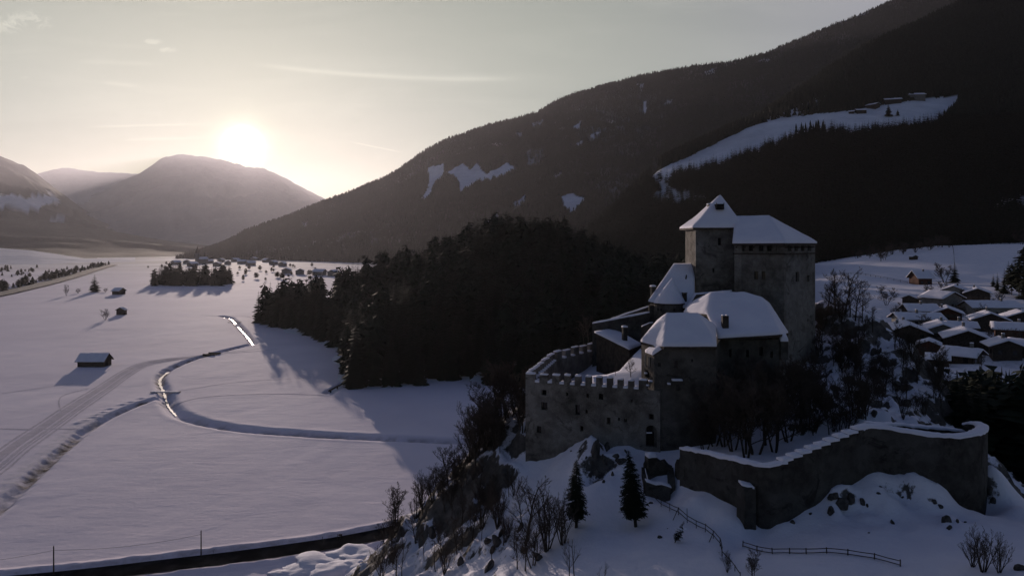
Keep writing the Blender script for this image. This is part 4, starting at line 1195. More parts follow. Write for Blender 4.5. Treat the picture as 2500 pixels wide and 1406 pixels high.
P2 = dict(rL=V(1737, 718, 88), rR=V(1815, 716, 88.5), a=V(1860, 730, 86.8), b=V(1900, 776, 84.2), re=V(1924, 813, 82.4), fr=V(1905, 817, 79.2), fl=V(1752, 826, 78.8), ml=V(1725, 767, 84.0), hl=V(1669, 763, 90.2), bk=V(1690, 740, 95.5), bk2=V(1880, 745, 94.0))
polys = [[P2['ml'], P2['fl'], P2['fr'], P2['rL']], [P2['fr'], P2['rR'], P2['rL']], [P2['fr'], P2['a'], P2['rR']], [P2['fr'], P2['b'], P2['a']], [P2['fr'], P2['re'], P2['b']], [P2['hl'], P2['ml'], P2['rL']], [P2['hl'], P2['rL'], P2['bk']], [P2['rL'], P2['rR'], P2['bk2'], P2['bk']], [P2['rR'], P2['a'], P2['b'], P2['bk2']]]
rf = roofed(pal, o2, polys, 0.28, 0.25, 'roof', 1, 0.7, 7, rough=0.05)
cp = V(1770, 806, 80.6); mb = MB(); mb.box(cp + Vector((0, 0, 0.75)), (0.66, 0.6, 1.7)); ch = mb.build('chimney', M_WOOD, rf, o2)
for s_ in (-0.22, 0.22): snow_cap('snow_cap', [[cp + Vector((s_ + a * .11, b * .26, 1.60)) for a, b in ((-1, -1), (1, -1), (1, 1), (-1, 1))]], 0.13, ch, o2, 0.2, seed=3, rough=0.02)
q = V(1911, 832, 80.2); mb = MB(); mb.box(q - Vector((0, 0, 1.0)), (0.8, 1.0, 2.0)); bt = mb.build('buttress', M_STONE, pal, o2)
snow_cap('snow_cap', [[q + Vector((a * .42, b * .5, 0.35 * (b + 1))) for a, b in ((-1, -1), (1, -1), (1, 1), (-1, 1))]], 0.4, bt, o2, 0.3, seed=13)
# sloping link roof between the hall and the keep
q = [V(1669, 766, 92.0), V(1677, 748, 95.0), V(1695, 719, 98.1), V(1787, 711, 95.6), V(1740, 722, 90.0)]
roofed(pal, o2, [[q[0], q[4], q[3], q[2], q[1]]], 0.30, 0.2, 'link_roof', 1, 0.7, 17)
mb = MB(); wall(mb, XY(1669, 92.2), XY(1740, 90.2), 44, 50.2, 52.6, 0.8); mb.build('link_wall', M_STONE, pal, o2)

# ------------------------------------------------------------------ castle: the keep and its square stair tower
o3 = V(1850, 900, 98)
kp = empty('keep', o3, 'tall square castle keep with a hipped snow roof over a row of dark openings', 'castle tower')
kL, kC, kR, kB = XY(1793, 98.4), XY(1914, 95.2), XY(1990, 102.0), XY(1872, 107.5)
KT = 59.45
k_ops = [opening(kL, kC, px, 606.5, 11, 13) for px in (1812, 1833, 1858, 1878, 1899)]
k_win = [opening(kL, kC, *q) for q in ((1846, 672, 9, 20), (1864, 672, 9, 20), (1838, 760, 6, 10))]
r_win = [opening(kC, kR, *q) for q in ((1947, 676, 9, 24), (1973, 680, 6, 16))]
r_ops = [opening(kC, kR, px, 606.5, 9, 13) for px in (1928, 1944, 1960, 1976)]
mb = MB(); wall(mb, kL, kC, 36, KT, KT, 1.0, k_ops + k_win, 0.4); wall(mb, kC, kR, 33, KT, KT, 1.0, r_ops + r_win, 0.4); wall(mb, kR, kB, 34, KT, KT, 1.0); wall(mb, kB, kL, 40, KT, KT, 1.0)
mb.build('wall', M_STONE_PALE, kp, o3)
for o in k_ops: add_window(kp, o3, kL, kC, o, 0.4, 'dark', False, 'dark_pane')  # near-black panes paint the unlit interior behind the openings under the eaves
for o in r_ops: add_window(kp, o3, kC, kR, o, 0.4, 'dark', False, 'dark_pane')
for o in k_win: add_window(kp, o3, kL, kC, o, 0.4, 'glass', False)
for o in r_win: add_window(kp, o3, kC, kR, o, 0.4, 'glass', False)
mb = MB()
for a_, b_ in ((kL, kC), (kC, kR)):
    e = Vector((b_[0] - a_[0], b_[1] - a_[1], 0)); L_ = e.length; e /= L_; n = Vector((e.y, -e.x, 0)); rz = math.atan2(e.y, e.x)
    c_ = Vector((*a_, 0)) + e * L_ / 2 + n * 0.14
    mb.box((c_.x, c_.y, 58.40), (L_ + .3, 0.28, 0.16), rz)
    for k in range(int(L_ / 1.1)):
        c_ = Vector((*a_, 0)) + e * (0.3 + k * 1.1) + n * 0.30; mb.box((c_.x, c_.y, 59.25), (0.16, 0.6, 0.18), rz)
mb.build('eaves_beam', M_WOOD, kp, o3)
K2 = dict(eL=V(1788, 594.5, 97.4), eC=V(1917, 594, 94.2), eR=V(1995, 594, 102.2), eK=V(1872, 594, 108.5), rL=V(1795, 532, 102.6), rR=V(1877, 531, 101.2))
polys = [[K2['eL'], K2['eC'], K2['rR'], K2['rL']], [K2['eC'], K2['eR'], K2['rR']], [K2['eR'], K2['eK'], K2['rL'], K2['rR']], [K2['eK'], K2['eL'], K2['rL']]]
roofed(kp, o3, polys, 0.28, 0.3, 'roof', 0, 0.8, 23, rough=0.03)

o4 = V(1755, 760, 103)
tw = empty('stair_tower', o4, 'square castle tower with the steep pyramid snow roof and one dark dormer', 'castle tower')
tL, tR, tBR, tBL = XY(1698.5, 101), XY(1816, 101), (31.6, 107.6), (25.3, 107.6)
t_ops = [opening(tL, tR, 1757, 590, 8, 18), opening(tL, tR, 1742, 660, 5, 10)]
TT = 61.75
mb = MB(); wall(mb, tL, tR, 40, TT, TT, 0.9, t_ops, 0.4); wall(mb, tR, tBR, 40, TT, TT, 0.9); wall(mb, tBR, tBL, 40, TT, TT, 0.9); wall(mb, tBL, tL, 40, TT, TT, 0.9)
mb.build('wall', M_STONE_PALE, tw, o4)
for o in t_ops: add_window(tw, o4, tL, tR, o, 0.4, 'dark', False)
E1, E2, E3, E4 = V(1692, 556, 100.6), V(1824, 556, 100.6), Vector((32.1, 108.2, 61.9)), Vector((24.6, 108.2, 61.9))
ap = V(1759, 477, 104.4)
fl_ = lambda p: p.lerp(ap, 0.30) - Vector((0, 0, 0.22))
M1, M2_, M3, M4 = [fl_(p) for p in (E1, E2, E3, E4)]
polys = []
for a_, b_, c_, d_ in ((E1, E2, M2_, M1), (E2, E3, M3, M2_), (E3, E4, M4, M3), (E4, E1, M1, M4)):
    polys += [[a_, b_, c_, d_], [d_, c_, ap]]
rf = roofed(tw, o4, polys, 0.28, 0.25, 'roof', 1, 0.7, 29)
dq = V(1758, 505, 102.25)
mb = MB(); mb.box(dq + Vector((0, 0.5, 0)), (1.05, 1.3, 0.78)); dm = mb.build('dormer', M_DARK, rf, o4)
for s_ in (-1, 1):
    mb = MB(); mb.tube([dq + Vector((s_ * .50, -.12, .30)), dq + Vector((s_ * .53, -.10, .62))], [0.07, 0.02], 5); mb.build('finial', M_WOOD, dm, o4)
snow_cap('snow_cap', [[dq + Vector((a * .46, 0.55 + b * .62, 0.36)) for a, b in ((-1, -1), (1, -1), (1, 1), (-1, 1))]], 0.14, dm, o4, 0.3, seed=31, rough=0.03)
dq = V(1734, 503, 104.2); mb = MB(); mb.box(dq, (.7, .7, .36)); dm = mb.build('dormer', M_DARK, rf, o4)
snow_cap('snow_cap', [[dq + Vector((a * .42, b * .4, 0.18)) for a, b in ((-1, -1), (1, -1), (1, 1), (-1, 1))]], 0.24, dm, o4, 0.3, seed=33, rough=0.03)

# ------------------------------------------------------------------ castle: the chapel with its round apse
o5 = V(1630, 800, 98)
cp_ = empty('chapel', o5, 'castle chapel with a steep snow roof and a round apse left of the tower', 'castle building')
cL, cF = XY(1584.5, 97.2), XY(1678, 96.6)
mb = MB(); wall(mb, cL, cF, 43, 51.6, 51.6, 0.8, [opening(cL, cF, 1590, 758, 4, 8)], 0.3); wall(mb, cF, XY(1694, 104), 43, 51.6, 51.6, 0.8)
wall(mb, XY(1600, 108), cL, 43, 52, 51.6, 0.8)
mb.build('wall', M_STONE, cp_, o5)
polys = [[V(1583, 736, 96.8), V(1680, 754, 95.5), V(1696, 720, 98.0), V(1696, 646, 104), V(1645, 646, 104)], [V(1645, 646, 104), V(1695, 646, 104), V(1700, 735, 111), V(1610, 735, 111)]]
rf = roofed(cp_, o5, polys, 0.28, 0.2, 'roof', 1, 0.7, 41)
ax_, ay_ = XY(1633, 96.9); ra = 1.95; NS = 14
mb = MB()
ring = [(ax_ + ra * math.cos(R(180 + 180 * i / NS)), ay_ + ra * 1.05 * math.sin(R(180 + 180 * i / NS))) for i in range(NS + 1)]
for i in range(NS):
    wall(mb, ring[i], ring[i + 1], 43, 51.9, 51.9, 0.4)
apw = mb.build('apse_wall', M_STONE, cp_, o5)
for px in (1609, 1645, 1615, 1632):
    th = math.acos(max(-1, min(1, (XY(px, 95.2)[0] - ax_) / ra)))
    c_ = Vector((ax_ + (ra - .03) * math.cos(th), ay_ - (ra * 1.05 - .03) * math.sin(th), H - ((756 if px != 1632 else 768) - HY) / FOC * 95.2))
    mb = MB(); mb.box(c_, (.24, .16, .34)); mb.build('window', M_DARK, cp_, o5)
apx = V(1640, 682, 97.8); eav = [Vector((ax_ + (p[0] - ax_) * 1.07, ay_ + (p[1] - ay_) * 1.07, 52.0)) for p in ring]
polys = [[eav[i], eav[i + 1], apx] for i in range(NS)]
roofed(cp_, o5, polys, 0.24, 0.15, 'apse_roof', 0, 0.7, 43, rough=0.03)
chimney(rf, V(1594, 738, 99.0), 0.55, 2.0, M_STONE, 0.28, 0.3, 51, o5)
chimney(rf, V(1671, 740, 96.6), 0.5, 1.3, M_WOOD, 0.18, 0.1, 53, o5)
for (x0, y0, x1, y1, d0, d1) in ((1671, 704, 1676, 673, 99.6, 101.2), (1690, 702, 1693, 674, 100.2, 101.6)):
    a_, b_ = V(x0, y0, d0), V(x1, y1, d1); mb = MB()
    mb.prism([(a_.x - .17, a_.y), (a_.x + .17, a_.y), (b_.x + .06, b_.y), (b_.x - .06, b_.y)], [a_.z - .2, a_.z - .2, b_.z - .2, b_.z - .2], [a_.z + .22, a_.z + .22, b_.z + .12, b_.z + .12])
    mb.build('roof_hatch', M_DARK, rf, o5)

# ------------------------------------------------------------------ castle: stepped inner walls, the courtyard shed
def inner_wall(a, b, za, zb, z0, th, label, seed):
    o = Vector((a[0], a[1], z0)); r_ = empty('inner_wall', o, label, 'castle wall')
    mb = MB(); wall(mb, a, b, z0, za, zb, th); mb.build('wall', M_STONE, r_, o)
    e = (Vector((*b, 0)) - Vector((*a, 0))).normalized(); n = Vector((e.y, -e.x, 0))
    snow_cap('snow_cap', [[Vector((*a, za + .01)), Vector((*b, zb + .01)), Vector((*b, zb + .01)) - n * th, Vector((*a, za + .01)) - n * th]], 0.22, r_, o, 0.5, seed=seed)
inner_wall(XY(1489, 101), XY(1586, 99.5), V(0, 781, 101).z, V(0, 749, 99.5).z, 42, 0.7, 'upper one of two sloping snow-capped walls running up to the chapel', 61)
inner_wall(XY(1446, 98), XY(1586, 96.6), V(0, 791, 98).z, V(0, 764, 96.6).z, 42, 0.7, 'lower and longer of two sloping snow-capped walls running up to the chapel', 63)
inner_wall(XY(1566, 88.5), XY(1586, 87.5), V(0, 798, 88.5).z, V(0, 789, 87.5).z, 42, 0.6, 'short snow-capped wall stub behind the gatehouse roof', 65)
o6 = V(1500, 905, 90)
sh_ = empty('courtyard_shed', o6, 'dark shed in the courtyard under a tilted snow roof with chimney', 'shed')
S = [V(1451, 812, 95), V(1498, 805, 99.5), V(1566, 842, 92.5), V(1536, 854, 87.5)]
roofed(sh_, o6, [[S[0], S[3], S[2], S[1]]], 0.34, 0.2, 'roof', 1, 0.6, 71)
mb = MB(); pl = [XY(1456, 94.8), XY(1536, 88.2), XY(1563, 92.2), XY(1502, 99.0)]
mb.prism(pl, 41.0, [S[0].z - .22, S[3].z - .22, S[2].z - .22, S[1].z - .22]); mb.build('wall', M_WOOD, sh_, o6)
chimney(sh_, V(1525, 838, 91.5), 0.55, 1.9, M_STONE, 0.25, 0.2, 73, o6)

# ------------------------------------------------------------------ the outer wall with its stepped coping and round bastion
path_top = [(1668, 1094, 66.0), (1715, 1104, 63.6), (1760, 1115, 61.4), (1800, 1123, 59.8), (1835, 1132, 58.6), (1858, 1137, 58.0), (1880, 1136, 57.6), (1905, 1130, 57.5), (1915, 1127.5, 57.6)]
steps = [(1905 + (2108 - 1905) * k / 9.0, 1130 + (1044 - 1130) * k / 9.0, 57.5 + 3.0 * k / 9.0) for k in range(10)]
bast = [(2098, 1048, 60.35), (2108, 1044, 60.5), (2150, 1042, 60.8), (2200, 1051, 60.3), (2250, 1059, 59.6), (2300, 1065, 59.2), (2345, 1066, 59.2), (2378, 1060, 60.0), (2396, 1050, 62.0), (2396, 1041, 64.2), (2380, 1036, 66.0), (2358, 1037, 67.0)]
o7 = V(1850, 1290, 57.5)
ow = empty('outer_wall', o7, 'long outer castle wall stepping up to a round bastion under a snow coping', 'castle wall')


def ribbon_wall(tops, z0, th, name, parent, off, snow, seed, mat=None, cover=0.08):
    P_ = [V(*p) for p in tops]; n = len(P_); S_ = []
    for i in range(n):
        t = P_[min(i + 1, n - 1)] - P_[max(i - 1, 0)]; s_ = Vector((t.y, -t.x, 0)).normalized(); S_.append(s_)
    mb = MB(); b = 0
    for i in range(n):
        a_, c_ = P_[i] + S_[i] * th / 2, P_[i] - S_[i] * th / 2
        mb.v += [Vector((a_.x, a_.y, z0)) + S_[i] * 0.02, a_, c_, Vector((c_.x, c_.y, z0))]
    for i in range(n - 1):
        for k in range(3):
            mb.f.append([i * 4 + k, i * 4 + k + 1, i * 4 + k + 5, i * 4 + k + 4])
    mb.f.append([0, 1, 2, 3]); mb.f.append([(n - 1) * 4 + k for k in (3, 2, 1, 0)])
    w_ = mb.build(name, mat or M_STONE_DARK, parent, off)
    polys = [[P_[i] + S_[i] * (th / 2 + cover), P_[i + 1] + S_[i + 1] * (th / 2 + cover), P_[i + 1] - S_[i + 1] * (th / 2 + cover), P_[i] - S_[i] * (th / 2 + cover)] for i in range(n - 1)]
    snow_cap('snow_coping', [[q + Vector((0, 0, .005)) for q in p] for p in polys], snow, w_, off, 0.45, seed=seed, sm=0, rough=0.13)
    return w_


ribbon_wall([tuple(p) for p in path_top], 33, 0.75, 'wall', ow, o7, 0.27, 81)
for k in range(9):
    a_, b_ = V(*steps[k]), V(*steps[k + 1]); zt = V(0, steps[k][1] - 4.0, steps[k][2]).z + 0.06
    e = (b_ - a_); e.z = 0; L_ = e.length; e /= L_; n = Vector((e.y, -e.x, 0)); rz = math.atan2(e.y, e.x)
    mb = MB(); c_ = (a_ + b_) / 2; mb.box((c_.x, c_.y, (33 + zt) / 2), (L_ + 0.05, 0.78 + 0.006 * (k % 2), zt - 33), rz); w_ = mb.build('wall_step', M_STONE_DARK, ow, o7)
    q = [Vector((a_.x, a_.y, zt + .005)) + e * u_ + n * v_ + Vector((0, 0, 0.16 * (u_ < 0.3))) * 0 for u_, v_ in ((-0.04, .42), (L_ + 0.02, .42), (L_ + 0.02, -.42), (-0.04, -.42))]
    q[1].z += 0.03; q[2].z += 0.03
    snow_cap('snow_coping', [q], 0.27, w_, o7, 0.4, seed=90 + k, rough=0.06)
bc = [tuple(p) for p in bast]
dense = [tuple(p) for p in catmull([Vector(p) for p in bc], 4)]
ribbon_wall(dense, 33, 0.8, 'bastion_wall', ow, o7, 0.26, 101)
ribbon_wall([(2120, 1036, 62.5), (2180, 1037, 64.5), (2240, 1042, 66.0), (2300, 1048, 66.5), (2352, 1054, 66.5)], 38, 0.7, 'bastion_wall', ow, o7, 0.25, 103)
bp = V(1822, 1184, 57.9); mb = MB(); mb.box((bp.x, bp.y, (bp.z + 33) / 2), (1.05, 1.2, bp.z - 33), 0.25, 0.94); bt = mb.build('buttress', M_STONE_DARK, ow, o7)
snow_cap('snow_cap', [[bp + Vector((a * .48 + b * 0, b * .5, -0.12 * a)) for a, b in ((-1, -1), (1, -1), (1, 1), (-1, 1))]], 0.24, bt, o7, 0.3, seed=111, rough=0.04)

# ------------------------------------------------------------------ the small ruined gate in front
o8 = V(1610, 1200, 66)
rg = empty('gate_ruin', o8, 'low ruined gate walls beside the path under the castle gate', 'ruin')
def block(px, py, d, wpx, zb, dep, nm='wall', snow=0.0, rz=0.0, seed=0, off=o8, root=rg):
    p = V(px, py, d); w_ = wpx / FOC * d; mb = MB(); mb.box((p.x, p.y + dep / 2, (p.z + zb) / 2), (w_, dep, p.z - zb), rz, 0.97); o = mb.build(nm, M_STONE, root, off)
    if snow: snow_cap('snow_cap', [[Vector((p.x, p.y + dep / 2, p.z)) + Matrix.Rotation(rz, 3, 'Z') @ Vector((a * w_ * .47, b * dep * .47, 0)) for a, b in ((-1, -1), (1, -1), (1, 1), (-1, 1))]], snow, o, off, 0.35, seed=seed, rough=0.12)
    return o
def ragged(x0, x1, d0, d1, tops, zb, th, nm, snow=0.0, seed=0):
    """a broken wall with an uneven top"""
    n = len(tops); P_ = [V(x0 + (x1 - x0) * i / (n - 1), tops[i], d0 + (d1 - d0) * i / (n - 1)) for i in range(n)]
    mb = MB()
    for i in range(n - 1):
        a, b = P_[i], P_[i + 1]; e = (b - a); e.z = 0; e.normalize(); nn = Vector((e.y, -e.x, 0)) * th / 2
        mb.prism([(a + nn)[:2], (b + nn)[:2], (b - nn)[:2], (a - nn)[:2]], zb, [a.z, b.z, b.z, a.z])
    o = mb.build(nm, M_STONE_DARK, rg, o8)
    if snow:
        polys = [[P_[i] + Vector((0, -th * .5, .01)), P_[i + 1] + Vector((0, -th * .5, .01)), P_[i + 1] + Vector((0, th * .5, .01)), P_[i] + Vector((0, th * .5, .01))] for i in range(n - 1)]
        snow_cap('snow_cap', polys, snow, o, o8, 0.35, seed=seed, rough=0.10, sm=0)
    return o
ragged(1572, 1640, 69.2, 68.4, (1128, 1118, 1124, 1120, 1126, 1123, 1135, 1140), 34, 0.9, 'wall')
ragged(1660, 1674, 67.6, 66.4, (1132, 1120, 1122, 1110), 34, 1.0, 'wall')
ragged(1576, 1637, 66.2, 65.6, (1172, 1176, 1181, 1180, 1182, 1187), 33.5, 0.8, 'front_wall', 0.16, 127)
ragged(1574, 1581, 69.0, 66.3, (1140, 1152, 1160, 1174), 34, 0.6, 'side_wall', 0.1, 131)
ragged(1636, 1641, 68.3, 65.8, (1140, 1155, 1168, 1186), 34, 0.6, 'side_wall')
block(1592, 1118, 68.3, 24, 34, 1.0, 'pillar', 0.50, 0.2, 121)

# ------------------------------------------------------------------ bare trees
def bare_tree(seed, stems=1, spread=0.9, dens=1.0, thick=1.0):
    """unit-high leafless tree: MB of trunk and limbs, MB of twigs"""
    r_ = random.Random(seed); T, K = MB(), MB()
    rv = lambda s: Vector((r_.uniform(-s, s), r_.uniform(-s, s), r_.uniform(-s, s)))
    def grow(p, d, L, rad, lev):
        n = 4 if lev < 2 else 3
        pts = [p]; dirs = [d]
        for i in range(n):
            d = (d + rv(0.16 + 0.07 * lev) + Vector((0, 0, 0.10))).normalized()
            p = p + d * (L / n); pts.append(p); dirs.append(d)
        rr = [max(0.0021 * thick, rad * (1 - 0.62 * i / n)) for i in range(n + 1)]
        (T if lev < 2 else K).tube(pts, rr, 5 if lev == 0 else 4 if lev == 1 else 3, False)
        if lev >= 3: return
        cnt = int(((10, 7, 6)[lev]) * dens * r_.uniform(0.8, 1.25))
        for c in range(cnt):
            t = (0.25 + 0.75 * (c + r_.random()) / cnt) if lev == 0 else (0.2 + 0.8 * (c + r_.random()) / cnt)
            i = min(n - 1, int(t * n)); q = pts[i].lerp(pts[i + 1], t * n - i)
            a = r_.uniform(0, 6.28); side = Vector((math.cos(a), math.sin(a), 0))
            nd = (dirs[i + 1] * r_.uniform(0.45, 0.9) + side * spread * r_.uniform(0.6, 1.1) + Vector((0, 0, 0.15))).normalized()
            grow(q, nd, L * (1.05 - 0.55 * t) * ((0.55, 0.58, 0.72)[lev]) * r_.uniform(0.7, 1.15), max(0.0022, rr[i] * 0.52), lev + 1)
    for s in range(stems):
        a = 6.28 * s / max(1, stems) + r_.random()
        lean = 0.0 if stems == 1 else r_.uniform(0.15, 0.45)
        grow(Vector((0.02 * math.cos(a) * (stems > 1), 0.02 * math.sin(a) * (stems > 1), -0.06)), Vector((math.cos(a) * lean, math.sin(a) * lean, 1)).normalized(), 0.86 * (1 if stems == 1 else r_.uniform(0.7, 1.0)), 0.020 * thick * (1 if stems == 1 else 0.65), 0)
    return T, K


def tree_meshes(seed, mat=None, **kw):
    T, K = bare_tree(seed, **kw)
    return T.build('bare_trunk', M_BARK if mat is None else mat, link=False), K.build('bare_twigs', M_TWIG if mat is None else mat, link=False)


BARE = [tree_meshes(100 + s, stems=1, spread=0.85 + 0.1 * (s % 3)) for s in range(4)]
BUSH = [tree_meshes(200 + s, stems=9, spread=0.5, dens=0.62, thick=0.9) for s in range(3)]
DENSE = [tree_meshes(300 + s, stems=3, spread=1.0, dens=1.05, thick=1.1) for s in range(2)]
POLE_TREES = [tree_meshes(400 + s, stems=1, spread=0.45, dens=0.6, thick=0.7) for s in range(2)]
FROST = tree_meshes(500, M_TWIG_FROST, stems=4, spread=0.8, dens=0.9, thick=1.3)


def bare_thing(p, h, meshes, label, group=None, name='bare_tree', cat='tree', wd=1.0, rz=None):
    o = empty(name, p, label, cat, group, rnd.random() * 6.28 if rz is None else rz)
    o.scale = (h * wd, h * wd, h)
    link_mesh('trunk', meshes[0], o); link_mesh('crown', meshes[1], o)
    return o


def hill_hit(px, py, d0=40, d1=125, fld=None):
    """first point of the castle hill met by the sight line through a pixel"""
    fld = fld or hill
    k = (px - 1250) / FOC; q = (py - HY) / FOC; d = d0
    while d < d1:
        if H - q * d <= fld.z(k * d, d): return Vector((k * d, d, fld.z(k * d, d)))
        d += 0.25
    return None


# the thicket along the west slope of the castle rock
crest = [(955, 1318), (985, 1290), (1015, 1262), (1050, 1232), (1085, 1200), (1120, 1170), (1150, 1148), (1185, 1120), (1215, 1090), (1245, 1062), (1268, 1048)]
SL = 'leafless tree in the thicket on the steep rock west of the castle'
for px, py in crest:
    for k in range(3):
        q = hill_hit(px + rnd.uniform(-14, 14), py + rnd.uniform(6, 26))
        if q is None: continue
        q = q + Vector((rnd.uniform(-1.2, 0.4), rnd.uniform(0.0, 4.5), 0)); q.z = hill.z(q.x, q.y)
        bare_thing(q, rnd.uniform(3.2, 5.4) * (1.25 if px > 1130 else 1.0), rnd.choice(BARE + BUSH + DENSE), SL, 'thicket on the west rock')
for px, py, h in ((1180, 1100, 7.6), (1205, 1085, 8.2), (1235, 1068, 7.8), (1258, 1052, 6.6), (1160, 1130, 6.4), (1090, 1195, 5.6), (1220, 1078, 6.9), (1245, 1060, 7.2), (1268, 1046, 6.0)):
    q = hill_hit(px, py + 10)
    if q is not None:
        q = q + Vector((0, 3.0, 0)); q.z = hill.z(q.x, q.y); bare_thing(q, h, rnd.choice(BARE + DENSE), SL, 'thicket on the west rock')
n_ = 0
while n_ < 54:
    t = rnd.random(); px = rnd.uniform(930, 1300); py = rnd.uniform(1090, 1420)
    lim = np.interp(px, [c_[0] for c_ in crest], [c_[1] for c_ in crest])
    if py < lim + 15 or (px > 1230 and py < 1190): continue
    q = hill_hit(px, py)
    if q is None: continue
    bare_thing(q, rnd.uniform(1.8, 4.2), rnd.choice(BARE + POLE_TREES + BUSH + POLE_TREES), SL, 'thicket on the west rock'); n_ += 1
for px, py, h, m_, lab in ((1335, 1345, 5.8, BUSH[0], 'broad many-stemmed bare bush left of the first tall conifer'), (1282, 1335, 6.6, BARE[1], 'tall bare tree left of the broad bare bush before the castle wall'),
                           (1375, 1330, 4.6, BUSH[1], 'smaller bare bush between the broad bush and the first tall conifer'), (1300, 1385, 4.2, DENSE[0], 'dark tangled bush below the tall bare tree on the rock'),
                           (1387, 1425, 3.4, POLE_TREES[0], 'thin upright sapling at the bottom edge below the first tall conifer'), (1403, 1428, 3.7, POLE_TREES[1], 'second thin sapling just right of its twin at the bottom edge'),
                           (1478, 1422, 1.5, POLE_TREES[0], 'tiny sapling at the bottom edge between the two tall conifers'), (1462, 1424, 1.2, POLE_TREES[1], 'tiniest sapling sticking out of the snow at the bottom edge'),
                           (1838, 1412, 2.0, DENSE[1], 'short twiggy bush below the left end of the lower fence'), (1776, 1398, 1.5, BUSH[2], 'low bush beside the path railing at the bottom edge'),
                           (2400, 1398, 3.0, BUSH[0], 'wide bare bush in the snow in the lower right corner'), (2375, 1385, 2.2, BUSH[1], 'smaller bare bush leaning on the wide one in the lower right corner'),
                           (2440, 1400, 2.2, BUSH[2], 'bare bush at the right end of the lower right corner'), (1572, 1245, 2.6, POLE_TREES[0], 'thin dark sapling right of the second tall conifer')):
    q = hill_hit(px, py)
    if q is None: q = V(px, py, 46)
    bare_thing(q, h, m_, lab, None, 'bare_bush' if 'bush' in lab else 'bare_tree', 'bush' if 'bush' in lab else 'tree')
# big dark trees between the great hall and the outer wall
for px, py, d, h, m_ in ((1822, 1112, 66.5, 7.6, DENSE[0]), (1845, 1112, 66.8, 8.2, DENSE[1]), (1893, 1112, 67.6, 7.4, DENSE[0]), (1790, 1105, 68.5, 6.4, DENSE[1]), (1868, 1105, 70, 8.4, BARE[0]), (1770, 1080, 71, 6.8, DENSE[0]), (1925, 1095, 70, 6.6, DENSE[1]), (1745, 1085, 72, 5.6, DENSE[1]),
                         (1860, 1060, 76, 7.5, DENSE[0]), (1910, 1050, 77, 7.0, DENSE[1]), (1800, 1060, 76.5, 7.2, DENSE[1]), (1720, 1095, 71, 4.8, DENSE[0]), (1950, 1080, 74, 6.8, DENSE[0]), (1985, 1070, 76, 6.0, DENSE[1])):
    x, y = XY(px, d); bare_thing((x, y, hill.z(x, y)), h, m_, 'dark leafless tree crowding between the great hall and the stepped outer wall', 'trees inside the outer wall', wd=1.1)
# the slope east of the keep
for px, py, h in ((2022, 770, 5.6), (2040, 765, 6.6), (2062, 768, 7.4), (2088, 782, 6.2), (2075, 776, 5.0), (2030, 772, 4.2), (2105, 790, 4.6), (2050, 775, 5.6)):
    q = hill_hit(px, py) or V(px, py, 111); bare_thing(q, h, rnd.choice(BARE), 'bare tree on the crest right of the keep against the snowy village meadow', 'trees on the east crest')
n_ = 0
while n_ < 115:
    px = rnd.uniform(1915, 2300); py = rnd.uniform(790, 1065)
    if py < 760 + (px - 2050) * 0.62 or py > 1085 - (px - 1900) * 0.16: continue
    q = hill_hit(px, py)
    if q is None: continue
    bare_thing(q, rnd.uniform(2.0, 4.8), rnd.choice(BARE + DENSE + BUSH + DENSE), 'bare tree among rocks on the steep snowy slope east of the keep', 'trees on the east slope'); n_ += 1
# little trees in the courtyard
for px, py, d, h, lab in ((1541, 924, 78.3, 2.6, 'small bare tree on the courtyard snow beside the gatehouse'), (1503, 916, 79.5, 1.3, 'tiny bare shrub at the foot of the courtyard shed')):
    bare_thing(V(px, py, d), h, BARE[2], lab)
for px, py, d, h, lab in ((1437, 830, 108, 4.2, 'bare tree behind the crenels at the back of the lower ward'), (1425, 835, 110, 3.4, 'shorter bare tree left of its neighbour behind the back crenels')):
    x, y = XY(px, d); bare_thing((x, y, V(px, py, d).z), h, BARE[1], lab)

# ------------------------------------------------------------------ two tall conifers and the leaning little spruce in front
def near_conifer(seed, width, whorls=46):
    r_ = random.Random(seed); mb = MB()
    for i in range(whorls):
        t = i / (whorls - 1); z = 0.17 + 0.83 * t ** 0.95
        rad = width * (1 - t) ** 0.62 * (0.85 if t > 0.08 else 0.62) + 0.008
        for j in range(max(5, int(15 * (1 - 0.5 * t)))):
            a = r_.uniform(0, 6.283); L = rad * r_.uniform(0.55, 1.15); dv = Vector((math.cos(a), math.sin(a), 0)); sv = Vector((-dv.y, dv.x, 0))
            droop = L * r_.uniform(0.15, 0.5) * (1 - 0.6 * t)
            p0 = Vector((0, 0, z)); p1 = p0 + dv * L + Vector((0, 0, -droop))
            for k in range(5):
                f = 0.25 + 0.75 * (k + r_.random() * 0.6) / 5; q = p0.lerp(p1, f) + Vector((0, 0, 0.010 * r_.uniform(-1, 1)))
                s_ = L * 0.30 * (1.1 - 0.6 * f) * r_.uniform(0.7, 1.3)
                for sg in (-1, 1):
                    tip = q + (dv * 0.75 + sv * sg).normalized() * s_ * 1.5 + Vector((0, 0, -s_ * r_.uniform(0.1, 0.8)))
                    mb.poly([q - dv * s_ * 0.35, tip, q + dv * s_ * 0.45 + Vector((0, 0, -s_ * 0.15))])
            mb.poly([p0 + sv * 0.004, p1, p0 - sv * 0.004])
    me = mb.build('near_crown', M_NEEDLE_NEAR, link=False)
    return me


